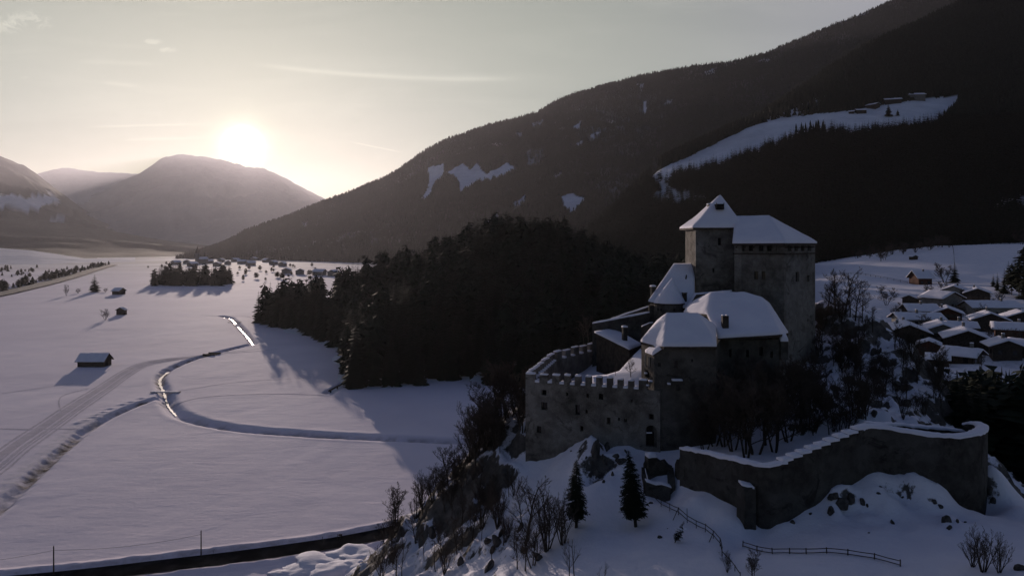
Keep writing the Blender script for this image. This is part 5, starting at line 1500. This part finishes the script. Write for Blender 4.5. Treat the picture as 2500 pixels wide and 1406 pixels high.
for (px, py, ytop, d, wd, seed, lean, lab) in ((1407, 1290, 1124, 62.0, 0.215, 1, 0.0, 'first tall conifer standing on the snow below the castle wall'), (1552, 1288, 1100, 62.0, 0.225, 2, -0.10, 'second tall conifer leaning left beside the ruined gate')):
    q = hill_hit(px, py) or V(px, py, d); h = (py - ytop) / FOC * q.y
    o = empty('tall_conifer', q, lab, 'tree'); o.rotation_euler = (0, lean, 0)
    c_ = link_mesh('crown', near_conifer(seed, wd, 60), o); c_.scale = (h, h, h)
    mb = MB(); mb.tube([(0, 0, -0.4), (0, 0, h * 0.5), (0, 0, h * 0.99)], [0.15, 0.10, 0.015], 7); mb.build('trunk', M_BARK, o)
q = hill_hit(1648, 1326) or V(1648, 1326, 56)
o = empty('young_spruce', q, 'small snow-dusted spruce leaning beside the path railing', 'tree'); o.rotation_euler = (0.1, 0.38, 0)
c_ = link_mesh('crown', near_conifer(5, 0.24, 18), o); c_.scale = (1.9, 1.9, 1.9)
mb = MB(); mb.tube([(0, 0, -.2), (0, 0, 1.8)], [0.05, 0.01], 5); mb.build('trunk', M_BARK, o)
for i in range(5):
    a = i * 1.3; z = 0.5 + 0.25 * i; p = Vector((math.cos(a) * .25, math.sin(a) * .25 - .1, z))
    snow_cap('snow_clump', [[p + Vector((x * .16, y * .16, 0)) for x, y in ((-1, -1), (1, -1), (1, 1), (-1, 1))]], 0.08, o, (0, 0, 0), 0.15, seed=i, rough=0.05)

# ------------------------------------------------------------------ rocks poking out of the snow
def rock_mesh(seed, n=3):
    r_ = random.Random(seed); bm = bmesh.new(); bmesh.ops.create_icosphere(bm, subdivisions=n, radius=1.0)
    pl = [(Vector((r_.gauss(0, 1), r_.gauss(0, 1), r_.gauss(0, 1))).normalized(), r_.uniform(0.55, 0.9)) for _ in range(12)]
    for v_ in bm.verts:
        for n_, d_ in pl:
            e = v_.co.dot(n_) - d_
            if e > 0: v_.co -= n_ * e
    co = np.array([v_.co[:] for v_ in bm.verts]); f1 = fbm(co[:, 0] * 2 + seed, co[:, 1] * 2 + co[:, 2] * 1.7, seed, 4)
    for v_, f_ in zip(bm.verts, f1): v_.co *= 1 + 0.22 * f_
    me = bpy.data.meshes.new('rock'); bm.to_mesh(me); bm.free(); me.materials.append(M_ROCK); return me
ROCKS = [rock_mesh(s) for s in range(5)]
def rock(px, py, wpx, hpx, label, group=None, d=None, name='rock', tilt=0.3):
    q = hill_hit(px, py)
    if q is None: return
    o = link_mesh(name, rnd.choice(ROCKS), None, q - Vector((0, -0.05, 0.05)))
    s_ = q.y / FOC; o.scale = (wpx * s_ / 2, wpx * s_ / 2 * 0.8, hpx * s_ / 2 * 1.05); o.rotation_euler = (rnd.uniform(-tilt, tilt), rnd.uniform(-tilt, tilt), rnd.uniform(0, 6.28))
    tag(o, label, 'rock', group)
for px, py, w_, h_ in ((1452, 1108, 22, 56), (1480, 1100, 12, 36), (1476, 1132, 16, 22), (1483, 1096, 17, 15), (1416, 1104, 10, 8), (1503, 1118, 18, 14), (1520, 1132, 24, 18), (1496, 1163, 9, 20), (1456, 1164, 13, 20), (1441, 1165, 12, 18), (1474, 1178, 9, 12), (1483, 1148, 6, 8), (1463, 1158, 8, 10), (1528, 1108, 7, 16), (1395, 1103, 6, 6), (1432, 1125, 6, 10), (1508, 1130, 10, 14), (1445, 1140, 8, 12), (1470, 1120, 9, 14), (1536, 1140, 14, 14)):
    rock(px, py, w_ * 1.25, h_ * 1.15, 'dark rock breaking through the snow under the crenellated castle wall', 'rocks under the castle wall')
for px, py, w_, h_ in ((2035, 1215, 30, 16), (2052, 1232, 44, 26), (2075, 1222, 24, 26), (2028, 1252, 22, 26), (2105, 1236, 17, 20), (2117, 1236, 9, 10), (2146, 1209, 11, 7), (2180, 1278, 10, 18), (1936, 1282, 12, 16), (2122, 1302, 5, 9), (2312, 1275, 20, 30), (2318, 1290, 14, 18), (2296, 1238, 12, 14), (2338, 1275, 10, 16), (2358, 1276, 8, 8), (2280, 1235, 18, 12), (2418, 1212, 16, 22), (2426, 1236, 14, 22), (2386, 1245, 8, 12), (1980, 1255, 10, 8), (2205, 1215, 8, 6), (2150, 1190, 10, 6)):
    rock(px, py, w_ * 1.2, h_ * 1.1, 'dark rock showing on the snow mounds below the outer wall', 'rocks below the outer wall')
for px, py, w_, h_, lab in ((1611, 1313, 11, 17, 'lone dark rock in the snow left of the leaning little spruce'), (1630, 1293, 5, 6, 'pebble-sized dark rock above the lone rock left of the little spruce'), (1283, 1345, 26, 18, 'dark boulder beneath the broad bare bush'), (1568, 1262, 9, 30, 'slim upright rock beside the second tall conifer'), (1590, 1230, 10, 12, 'dark stone at the start of the path railing')):
    rock(px, py, w_ * 1.2, h_, lab)
for k in range(16):
    px = rnd.uniform(1030, 1330); py = rnd.uniform(1120, 1400)
    lim = np.interp(px, [c_[0] for c_ in crest], [c_[1] for c_ in crest])
    if py < lim + 20: continue
    rock(px, py, rnd.uniform(12, 30), rnd.uniform(16, 48), 'dark crag in the thicket on the rock west of the castle', 'crags of the west rock', tilt=0.6)
for k in range(30):
    px = rnd.uniform(1930, 2290); py = rnd.uniform(800, 1050)
    if py < 775 + (px - 2050) * 0.62: continue
    rock(px, py, rnd.uniform(10, 36), rnd.uniform(10, 30), 'dark crag on the steep snowy slope east of the keep', 'crags of the east slope', tilt=0.6)
q = hill_hit(2480, 1390)
if q is not None: rock(2490, 1390, 40, 22, 'dark boulder at the right edge of the lower right corner')

# ------------------------------------------------------------------ fences and railings
def post_fence(name, label, pts, hpost, rails, rpost=0.05, stays=(), tall=()):
    P_ = []
    for px, py in pts:
        q = hill_hit(px, py); P_.append(q if q is not None else V(px, py, 50))
    o = empty(name, P_[0], label, 'fence'); off = P_[0]
    for i, p in enumerate(P_):
        hh = hpost * (1.9 if i in tall else 1.0) * rnd.uniform(0.95, 1.08)
        mb = MB(); mb.tube([p - Vector((0, 0, .4)), p + Vector((rnd.uniform(-.04, .04), 0, hh))], [rpost, rpost * .85], 6); mb.build('post', M_WOOD, o, off)
        if i in stays:
            mb = MB(); mb.tube([p + Vector((0, 0, hh * .85)), p + Vector((-0.55, -0.5, -0.25))], 0.03, 5); mb.build('stay', M_WOOD, o, off)
    for rz in rails:
        mb = MB()
        for i in range(len(P_) - 1):
            a, b = P_[i] + Vector((0, -.05, rz)), P_[i + 1] + Vector((0, -.05, rz)); m_ = (a + b) / 2 + Vector((0, 0, rnd.uniform(-.03, .02)))
            mb.tube([a, m_, b], 0.032, 5)
        mb.build('rail', M_WOOD, o, off)
    return o


post_fence('wooden_fence', 'two-rail wooden fence curving across the snow below the outer wall', [(1813, 1337), (1847, 1345), (1886, 1353), (1928, 1352), (1969, 1353), (2019, 1351), (2070, 1356), (2134, 1367), (2198, 1382)], 0.42, (0.37, 0.10), 0.045)
post_fence('path_railing', 'thin railing with tall posts zigzagging down the path from the ruined gate', [(1572, 1205), (1590, 1214), (1614, 1238), (1635, 1248), (1656, 1260), (1678, 1276), (1700, 1289), (1722, 1300), (1742, 1318), (1758, 1335), (1763, 1356)], 0.62, (0.58, 0.25), 0.03, (4, 8), (5,))
post_fence('path_railing', 'last stretch of path railing running off the bottom edge', [(1763, 1358), (1780, 1378), (1794, 1395), (1806, 1412)], 0.40, (0.36,), 0.03)

# ------------------------------------------------------------------ telephone poles, road posts and a road sign
def on_floor(px, py): return GZ(px, py, 0.1)
pole_tops = []
for px, py, yt, lab in ((131, 1400, 1333, 'telephone pole beside the road near the lower left corner'), (491, 1356, 1295, 'telephone pole above the road with the wire ending at its top')):
    q = on_floor(px, py); h = (py - yt) / FOC * q.y
    o = empty('telephone_pole', q, lab, 'pole')
    mb = MB(); mb.tube([(0, 0, -.5), (0, 0, h)], [0.13, 0.10], 8); mb.build('shaft', M_WOOD, o)
    mb = MB(); mb.tube([(0, 0, h), (0, 0, h + .14)], [0.05, 0.04], 6); mb.build('insulator', M_IRON, o); pole_tops.append(q + Vector((0, 0, h * 0.86)))
a, b = pole_tops; c_ = a + (a - b)
mb = MB(); mb.tube([c_.lerp(a, t) - Vector((0, 0, 3.0 * t * (1 - t))) for t in [i / 12 for i in range(13)]] + [a.lerp(b, t) - Vector((0, 0, 3.0 * t * (1 - t))) for t in [i / 14 for i in range(1, 15)]], 0.022, 4)
tag(mb.build('wire', M_IRON), 'thin sagging wire strung between the telephone poles', 'wire')
for px, py, h, lab in ((787, 1324, 1.2, 'thin snow marker post beside the dark road, left of the sign'), (824, 1318, 1.3, 'thin snow marker post close to the small road sign')):
    q = on_floor(px, py); mb = MB(); mb.tube([q - Vector((0, 0, .3)), q + Vector((0, 0, h))], 0.05, 5); tag(mb.build('marker_post', M_WOOD), label=lab, cat='post')
q = on_floor(831, 1317); o = empty('road_sign', q, 'small dark sign board on a post at the roadside', 'sign')
mb = MB(); mb.tube([(0, 0, -.3), (0, 0, 1.1)], 0.05, 5); mb.build('post', M_WOOD, o)
mb = MB(); mb.box((0, -.04, 1.0), (0.75, 0.06, 0.34)); mb.build('board', M_WOOD, o)
bare_thing(on_floor(521, 1356), 1.5, POLE_TREES[1], 'small bare sapling right of the telephone pole by the road')

# ploughed heaps of snow and scrub where the road meets the rock
for i, (px, py, w_, h_) in enumerate(((715, 1400, 4.6, 0.9), (800, 1380, 6.5, 1.2), (862, 1362, 6.0, 1.5), (830, 1402, 5.0, 1.5), (885, 1390, 5.0, 1.9))):
    q = GZ(px, py, 0.0); bm = bmesh.new(); bmesh.ops.create_icosphere(bm, subdivisions=4, radius=1.0)
    co = np.array([v_.co[:] for v_ in bm.verts]); f1 = fbm(co[:, 0] * 1.6 + i * 9, co[:, 1] * 1.6 + co[:, 2], 600 + i, 4)
    for v_, f_ in zip(bm.verts, f1): v_.co *= 1 + 0.62 * f_
    me = bpy.data.meshes.new('snow_heap'); bm.to_mesh(me); bm.free(); me.polygons.foreach_set('use_smooth', [True] * len(me.polygons)); me.materials.append(M_SNOW)
    o = link_mesh('snow_heap', me, None, q); o.scale = (w_, w_ * 0.8, h_); tag(o, 'ploughed snow heap between the dark road and the castle rock', 'snow heap', 'ploughed snow heaps by the road')

# ------------------------------------------------------------------ houses and barns
def house(name, loc, w_, l, hw, rz, wmat, label, cat='house', group=None, pitch=24, ov=0.9, win=True, chim=1, snow=0.35, balcony=False, deep=3.0, details=True, rmat=None):
    """gable house, ridge along its own y axis"""
    o = empty(name, loc, label, cat, group, R(rz))
    rise = math.tan(R(pitch)) * w_ / 2
    mb = MB(); prof = [(-w_ / 2, -deep), (w_ / 2, -deep), (w_ / 2, hw), (0, hw + rise), (-w_ / 2, hw)]
    f_ = [Vector((x, -l / 2, z)) for x, z in prof]; b_ = [Vector((x, l / 2, z)) for x, z in prof]
    mb.poly(f_); mb.poly(list(reversed(b_)))
    for i in range(5): mb.poly([f_[i], b_[i], b_[(i + 1) % 5], f_[(i + 1) % 5]])
    mb.build('wall', wmat, o)
    k = rise / (w_ / 2); e = w_ / 2 + ov; ze = hw - ov * k + 0.06; zr = hw + rise + 0.06; y0, y1 = -l / 2 - ov, l / 2 + ov
    polys = [[(-e, y0, ze), (0, y0, zr), (0, y1, zr), (-e, y1, ze)], [(0, y0, zr), (e, y0, ze), (e, y1, ze), (0, y1, zr)]]
    r_ = slab([[Vector(p) + Vector((0, 0, 0.16)) for p in q] for q in polys], 0.15).build('roof', rmat or M_WOOD, o)
    snow_cap('snow', [[Vector(p) + Vector((0, 0, 0.165)) for p in q] for q in polys], snow, r_, (0, 0, 0), 1.6 if details else 5.0, seed=rnd.randint(0, 400), sm=1, rough=0.08)
    for c in range(chim):
        cx, cyy = rnd.uniform(-.25, .25) * w_, (rnd.uniform(-.3, .3)) * l; zb = hw + rise - abs(cx) * k
        mb = MB(); mb.box((cx, cyy, zb + 0.75), (0.7, 0.7, 1.9)); c_ = mb.build('chimney', M_PLASTER_GREY, r_)
        snow_cap('snow_cap', [[Vector((cx + a * .36, cyy + b * .36, zb + 1.70)) for a, b in ((-1, -1), (1, -1), (1, 1), (-1, 1))]], 0.22, c_, (0, 0, 0), 0.4, seed=c, rough=0.03)
    if win:
        for fl in range(max(1, int(hw / 2.6))):
            z = 1.5 + 2.6 * fl; n_ = max(2, int(w_ / 3))
            for i in range(n_):
                x = (i + .5) / n_ * w_ - w_ / 2; mb = MB(); mb.box((x, -l / 2 - .03, z), (1.0, 0.10, 1.2)); mb.build('window', M_GLASS, o)
            n_ = max(2, int(l / 3.4))
            for i in range(n_):
                y = (i + .5) / n_ * l - l / 2
                for s_ in (-1, 1): mb = MB(); mb.box((s_ * (w_ / 2 + .03), y, z), (0.10, 1.0, 1.2)); mb.build('window', M_GLASS, o)
    if balcony:
        zb = min(hw, 4.2) - 1.3
        mb = MB(); mb.box((0, -l / 2 - .7, zb), (w_ * .92, 1.3, 0.14)); mb.box((0, -l / 2 - 1.32, zb + .55), (w_ * .92, 0.07, 0.95)); mb.build('balcony', M_WOOD, o)
    return o


def barn_door(o, w_, x, y, h, rz90=False):
    mb = MB(); mb.box((x, y, h / 2), (0.08, w_, h) if rz90 else (w_, 0.08, h)); return mb.build('door', M_DARK, o)


q = GZ(231, 893); o = house('hay_barn', q, 7.2, 12.4, 3.1, 90, M_WOOD, 'large lone dark barn with snowy roof casting a blue shadow on the field', 'barn', None, 38, 0.9, False, 0, 0.28)
barn_door(o, 2.6, 3.64, -1.0, 2.5, True)
q = GZ(297, 768); o = house('field_hut', q, 6.2, 5.0, 4.2, 4, M_WOOD, 'small wooden hut beside the round frosty tree on the snowfield', 'hut', None, 30, 0.9, False, 0, 0.25); barn_door(o, 1.4, 0, -2.54, 2.2)
q = GZ(290, 719); o = house('field_hut', q, 11, 8.5, 4.6, 80, M_WOOD, 'farther field hut between low bushes on the valley floor', 'hut', None, 28, 1.2, False, 0, 0.25); barn_door(o, 2.0, 5.54, 0, 2.6, True)
bare_thing(GZ(257, 781), 9.6, FROST, 'round frosty bare tree standing alone left of the small hut', None, wd=1.1)
bare_thing(GZ(162, 722), 14, FROST, 'slim frosty tree far out on the snowfield left of the bushes', None, wd=0.6)
bare_thing(GZ(191, 716), 6.5, FROST, 'low grey bush left of the pointed field tree', None, 'bare_bush', 'bush', 1.6)
bare_thing(GZ(258, 713), 5.5, FROST, 'small grey bush between the pointed field tree and the farther hut', None, 'bare_bush', 'bush', 1.7)
q = GZ(231, 713); spruce_thing(q.x, q.y, q.z, 21, spr_meshes[3], spr_trunk, 'dark pointed tree among bushes far out on the snowfield', None, 1.9)

VL = {0: 'red-brown house with a hipped-looking snow roof above the village, beside the meadow fence', 1: 'tiny dark hut alone high on the village meadow', 2: 'pale gabled house behind the village beside the dark gabled one', 3: 'dark gabled house with a long snowy slope at the top right of the village',
      4: 'long low pale house with the widest snow roof in the village', 5: 'dark house with its snow roof side-on, left of the brown gable', 6: 'brown wooden gabled house behind the long low snow roof', 7: 'low pale house with a long thin snow roof in mid-village',
      8: 'big black gabled house at the left front of the village', 9: 'pale gabled house with a row of windows in the village front', 10: 'dark gabled house at the lower right front of the village', 11: 'dark house with chimney just below the long low house',
      12: 'small brown cabin in front of the pale gabled house', 13: 'tiny snow-laden shed lowest in the village', 14: 'dark house cut off by the right edge, below the long low house', 15: 'low shed with snow roof at the right edge below the village',
      16: 'small dark shed at the back left of the village near the round bare tree', 17: 'large grey house without visible chimney in the back middle of the village', 18: 'small brown house wedged between the big pale and dark gables', 19: 'small pale house behind the big black gabled house', 20: 'brown house under the right end of the long low house', 21: 'low dark house at the right front above the black conifers', 22: 'small dark shed-like house among the black conifers below the village'}
VM = {'red': M_WOOD_RED, 'hut': M_WOOD, 'pale': M_PLASTER, 'dark': M_WOOD, 'brown': M_WOOD_RED, 'grey': M_PLASTER_GREY}
for i, (px, py, d, w_, l, hw, rz, kind) in enumerate(HOUSES):
    p = V(px, py, d); p.z = village.z(p.x, p.y)
    small = i in (1, 12, 13, 15, 16)
    w_, l, hw = w_ * 0.84, l * 0.84, hw * 0.86
    house('hut' if i == 1 else 'shed' if i in (13, 15, 16) else 'village_house', p, w_, l, hw, rz, VM[kind], VL[i], 'hut' if i == 1 else 'shed' if i in (13, 15, 16) else 'house', None if i == 1 else 'houses of the village', 34 if i == 0 else 22, 0.5 if small else 1.2, not small, 0 if small or i == 17 else 1, 0.38, i in (8, 9, 10, 6))


def vill(px, py, d): p = V(px, py, d); p.z = village.z(p.x, p.y); return p


bare_thing(vill(2164, 765, 330), 9.5, DENSE[0], 'round bare tree on the bright snow left of the village', None, wd=1.3)
bare_thing(vill(2306, 690, 420), 13, DENSE[1], 'rounded bare tree beside the lone village spruce', None, wd=1.1)
q = vill(2331, 694, 415); spruce_thing(q.x, q.y, q.z, 11.5, spr_meshes[4], spr_trunk, 'lone dark spruce on the snow above the village houses', None, 1.5)
for px, py, d, h in ((2190, 790, 270, 4), (2200, 830, 235, 4.5), (2175, 840, 225, 5), (2330, 800, 255, 5), (2290, 800, 265, 4), (2350, 775, 295, 5), (2440, 800, 250, 6), (2400, 845, 220, 6), (2440, 850, 215, 7), (2470, 840, 220, 6), (2320, 745, 320, 5), (2280, 725, 340, 5), (2300, 715, 370, 5), (2390, 745, 320, 5), (2440, 735, 330, 6), (2180, 775, 300, 3.5), (2200, 765, 310, 3.5), (2240, 750, 320, 4), (2460, 780, 280, 5), (2150, 800, 260, 4), (2165, 815, 245, 5), (2330, 880, 190, 5), (2210, 880, 195, 5), (2370, 880, 195, 6)):
    bare_thing(vill(px, py, d), h, rnd.choice(DENSE + BUSH), 'dark bare garden tree between the village houses', 'garden trees of the village', wd=1.35)
for k in range(55):
    hq = rnd.choice(HOUSES[2:]); p = V(hq[0] + rnd.uniform(-60, 60), hq[1], hq[2]); p.y += rnd.choice((-1, 1)) * rnd.uniform(7, 14); p.z = village.z(p.x, p.y)
    bare_thing(p, rnd.uniform(3.5, 6.5), rnd.choice(DENSE + BARE), 'dark bare garden tree between the village houses', 'garden trees of the village', wd=1.1)
for px, py, d, h in ((2435, 735, 360, 9), (2452, 738, 350, 12), (2470, 740, 345, 14), (2488, 740, 340, 16), (2505, 745, 335, 17), (2478, 720, 380, 15), (2500, 715, 390, 18), (2462, 715, 390, 12), (2425, 725, 375, 7), (2520, 720, 380, 17)):
    q = vill(px, py, d); spruce_thing(q.x, q.y, q.z, h, rnd.choice(spr_meshes), spr_trunk, 'dark conifer in the group at the right edge above the village', 'conifers at the right edge', 1.3)
# black conifers and bare trees in the gully between the castle rock and the village
n_ = 0; yy = 0
while n_ < 110:
    d = rnd.uniform(86, 150); px = rnd.uniform(2150, 2580)
    if px < 2310 and d < 112: continue
    if px < 2200 and d < 135: continue
    x, y = XY(px, d); z = max(village.z(x, y) if y > 137 and x > 67 else -9, hill.z(x, y) if y < 157 and x < 81 else -9)
    if z < -5: z = 24
    top = 905 + max(0, (2330 - px)) * 0.25 + rnd.uniform(-12, 40)
    h = (H - (top - HY) / FOC * d) - z
    if h < 4: continue
    h = min(h, 17)
    spruce_thing(x, y, z, h, rnd.choice(spr_meshes), spr_trunk, 'black conifer in the gully between the castle rock and the village', 'conifers in the gully', 1.35); n_ += 1
for k in range(26):
    px = rnd.uniform(2090, 2320); d = rnd.uniform(590, 660); p = vill(px, 620, d)
    if PXY(p.x, p.y, p.z)[1] > 640: continue
    bare_thing(p, rnd.uniform(5, 10), rnd.choice(DENSE + BUSH), 'dim bare tree at the upper edge of the village meadow', 'trees at the upper meadow edge', wd=1.3)
# hedge lines and posts of the village meadow
def vline(name, label, pts, h, step, cat='fence'):
    P_ = [vill(*p) for p in pts]; o = empty(name, P_[0], label, cat); off = P_[0]; mb = MB(); rl = MB(); prev = None
    for a, b in zip(P_[:-1], P_[1:]):
        n_ = max(1, int((b - a).length / step))
        for i in range(n_ + 1):
            p = a.lerp(b, i / n_); p.z = village.z(p.x, p.y); mb.tube([p - Vector((0, 0, .3)), p + Vector((0, 0, h))], 0.09, 4)
            if prev is not None:
                rl.tube([prev + Vector((0, 0, h * .9)), p + Vector((0, 0, h * .9))], 0.06, 4); rl.tube([prev + Vector((0, 0, h * .45)), p + Vector((0, 0, h * .45))], 0.06, 4)
            prev = p
    mb.build('posts', M_WOOD, o, off)['kind'] = 'stuff'; rl.build('rail', M_WOOD, o, off)
vline('meadow_fence', 'dark fence running across the meadow to the red-brown house', [(2030, 667, 460), (2090, 672, 445), (2150, 680, 432), (2215, 690, 424)], 1.3, 3.0)
vline('meadow_fence', 'fence line climbing the village meadow towards the wood', [(2331, 652, 480), (2329, 625, 560), (2324, 600, 640)], 1.4, 4.0)
vline('meadow_fence', 'level fence line along the top edge of the village meadow', [(2335, 598.5, 655), (2420, 598.5, 655), (2510, 598.5, 655)], 1.4, 4.0)
for px, py, d, h in ((2150, 636, 560, 9), (2160, 632, 570, 11), (2250, 618, 610, 7), (2275, 616, 610, 11), (2290, 612, 620, 12), (2300, 614, 615, 10), (2310, 606, 640, 9), (2265, 612, 625, 9), (2495, 615, 600, 14), (2505, 612, 610, 15)):
    bare_thing(vill(px, py, d), h, rnd.choice(DENSE), 'dim bare tree at the upper edge of the village meadow', 'trees at the upper meadow edge', wd=1.2)

# ------------------------------------------------------------------ the mountain farm on its meadow shelf
def on_loft(l_, px, py):
    a = l_.nfront; d_ = (l_.px[:a] - px) ** 2 + (l_.py[:a] - py) ** 2; i, j = np.unravel_index(np.argmin(d_), d_.shape); return Vector(l_.P[i, j])
for px, py, w_, l, hw, rz, wm, nm, lab in ((2230, 243, 20, 40, 8, 84, M_PLASTER_GREY, 'farmhouse', 'largest mountain farm building with a long tilted snow roof, highest on the shelf'), (2178, 252, 16, 30, 6, 74, M_WOOD, 'farm_barn', 'long dark farm barn left of the largest farm building on the shelf'),
                                           (2132, 264, 15, 20, 6, 30, M_WOOD, 'farmhouse', 'gabled farm building on the shelf beside the lowest dark barn'), (2102, 276, 12, 18, 5, 84, M_WOOD, 'farm_barn', 'lowest dark barn at the left end of the mountain farm'), (2080, 277, 8, 9, 3, 60, M_WOOD, 'farm_shed', 'small snowy shed just left of the lowest dark farm barn')):
    p = on_loft(near_ridge, px, py); house(nm, p, w_ * FK, l * FK, hw * FK, rz, wm, lab, 'barn' if 'barn' in nm else 'shed' if 'shed' in nm else 'house', 'buildings of the mountain farm', 22, 1.5, False, 0, 0.6, False, 8.0, False)
for px, py, h, lab in ((2168, 284, 24, 'large dark tree standing on the snow below the mountain farm'), (2192, 283, 13, 'low bush beside the large dark tree below the mountain farm')):
    p = on_loft(near_ridge, px, py); spruce_thing(p.x, p.y, p.z, h * FK, spr_meshes[2], spr_trunk, lab, None, 1.8)

# ------------------------------------------------------------------ far valley: grove, road, town with church
n_ = 0
while n_ < 84:
    px = rnd.uniform(372, 562); d = rnd.uniform(1000, 1070)
    x, y = XY(px, d); h = rnd.uniform(20, 29) * (0.8 if px < 385 or 440 < px < 452 else 1.0)
    spruce_thing(x, y, 0, h, rnd.choice(spr_meshes), spr_trunk, 'tall spruce in the small grove far out on the valley floor', 'spruces of the far grove', 1.35); n_ += 1
hw_ = [GZ(*p) for p in ((-60, 728, 1.5), (0, 716, 1.5), (60, 703, 1.5), (120, 689, 1.5), (180, 673, 1.5), (240, 655, 1.5), (275, 646, 1.5))]
v_, f_ = strip(catmull(hw_, 6), 26.0)
structure('highway', mesh_np('highway', v_, [f_], True, None, plain('grey_road', (0.10, 0.095, 0.10), (0.16, 0.155, 0.16), 0.02, 0.9, 0, 0, False)))
pts, hs = [], []
for k in range(120):
    t = rnd.random(); i = min(len(hw_) - 2, int(t * (len(hw_) - 1))); p = hw_[i].lerp(hw_[i + 1], t * (len(hw_) - 1) - i)
    dn = Vector((-0.75, 0.66, 0)); p = p + dn * rnd.uniform(20, 60); pts.append((p.x, p.y, 0)); hs.append(rnd.uniform(6, 13))
for k in range(45):
    p = GZ(rnd.uniform(-40, 200), rnd.uniform(652, 676)); pts.append((p.x, p.y, 0)); hs.append(rnd.uniform(5, 10))
tag(link_mesh('roadside_trees', merge_trees('roadside_trees', pts, hs, MID[:2] + FARC[:1], M_NEEDLE, 2.0)), 'dim belt of trees along the far valley road', 'trees', kind='stuff')
pts, hs = [], []
for k in range(42):
    px = rnd.choice((rnd.gauss(640, 22), rnd.gauss(705, 14), rnd.gauss(770, 18), rnd.gauss(430, 25), rnd.gauss(600, 14))); p = GZ(px, rnd.uniform(641, 665) if px < 560 else rnd.uniform(648, 686))
    pts.append((p.x, p.y, 0)); hs.append(rnd.uniform(5, 11))
tag(link_mesh('valley_trees', merge_trees('valley_trees', pts, hs, MID[:2], M_NEEDLE, 2.2)), 'hazy scattered trees round the far town', 'trees', kind='stuff')
TOWN = [(510, 643), (540, 640), (556, 646), (575, 639), (590, 644), (620, 636), (650, 640), (668, 646), (690, 650), (455, 644), (430, 646), (700, 668), (732, 670), (780, 672), (815, 674), (612, 648), (530, 650), (470, 650)]
for px, py in TOWN:
    p = GZ(px, py); house('far_house', p, 15, 20, 7, rnd.uniform(0, 180), M_PLASTER_GREY, 'tiny hazy house with snow roof in the far valley town', 'house', 'houses of the far town', 26, 1.5, False, 0, 0.8, False, 1.0, False)
p = GZ(482, 644); o = empty('church', p, 'hazy far church with a thin pointed spire', 'church')
mb = MB(); mb.box((0, 0, 14), (9, 9, 30)); mb.build('tower', M_PLASTER_GREY, o)
mb = MB(); mb.tube([(0, 0, 29), (0, 0, 48)], [6.5, 0.2], 8); mb.build('spire', M_WOOD, o)
mb = MB(); mb.box((14, 4, 6), (22, 13, 13)); mb.build('nave', M_PLASTER_GREY, o)
mb = MB(); mb.prism([(3, -3.5), (26, -3.5), (26, 4), (3, 4)], 12.5, [12.6, 12.6, 19, 19]); mb.prism([(3, 4.01), (26, 4.01), (26, 11.5), (3, 11.5)], 12.5, [19, 19, 12.6, 12.6]); mb.build('nave_roof', M_SNOW, o)

# ------------------------------------------------------------------ bridges over the stream
p = GZ(404, 957, 0.25); o = empty('plank_bridge', p, 'snowy plank footbridge across the stream at the fork', 'bridge')
mb = MB(); mb.box((0, 0, 0), (11.5, 1.7, 0.22)); mb.build('deck', M_WOOD, o)
snow_cap('snow', [[Vector((a * 5.6, b * .8, .115)) for a, b in ((-1, -1), (1, -1), (1, 1), (-1, 1))]], 0.16, o, (0, 0, 0), 0.6, seed=5)
for s_ in (-1, 1): mb = MB(); mb.box((s_ * 4.2, 0, -0.9), (0.8, 1.9, 1.6)); mb.build('abutment', M_STONE, o)
p = GZ(517, 865, 0.2); o = empty('culvert_bridge', p, 'low timber culvert bridge where the wheel tracks cross the stream', 'bridge', None, R(-8))
mb = MB(); mb.box((0, 0, 0), (7.0, 6.0, 0.3)); mb.build('deck', M_WOOD, o)
for s_ in (-1, 1): mb = MB(); mb.box((0, s_ * 2.8, 0.42), (7.0, 0.2, 0.5)); mb.build('parapet', M_WOOD, o)
p = GZ(573, 787, 0.2); o = empty('footbridge', p, 'thin footbridge over the glittering far end of the stream', 'bridge')
mb = MB(); mb.box((0, 0, 0), (10, 1.2, 0.3)); mb.build('deck', M_WOOD, o)
mb = MB(); mb.box((0, -.55, .75), (10, 0.1, 0.12)); mb.build('rail', M_WOOD, o)
a, b = GZ(803, 957, 0.2), GZ(843, 936, 0.2); m_ = (a + b) / 2; e = b - a
o = empty('log_rail', m_, 'dark log rail running from the wood edge onto the snow', 'rail', None, math.atan2(e.y, e.x))
mb = MB(); mb.tube([(-e.length / 2, 0, .5), (e.length / 2, 0, .5)], 0.35, 7); mb.build('log', M_WOOD, o)
for t in (-.4, 0, .4): mb = MB(); mb.box((e.length * t, 0, 0.0), (0.4, 0.5, 1.2)); mb.build('post', M_WOOD, o)

# ------------------------------------------------------------------ the hazy air of the valley
HAZE = 1.6e-5
mb = MB(); mb.box((0, 17800, 1505), (60000, 36400, 3030))
m_ = bpy.data.materials.new('haze'); m_.use_nodes = True
t_ = m_.node_tree
for n in list(t_.nodes): t_.nodes.remove(n)
g_ = NX(t_)
pv = g_.new('ShaderNodeVolumePrincipled'); ot = g_.new('ShaderNodeOutputMaterial')
pv.inputs['Color'].default_value = (0.82, 0.81, 0.905, 1); pv.inputs['Density'].default_value = HAZE; pv.inputs['Anisotropy'].default_value = 0.6
t_.links.new(pv.outputs[0], ot.inputs['Volume'])
hz = mb.build('haze', m_)
tag(hz, 'thin pale winter haze filling the whole valley', 'haze', kind='stuff')
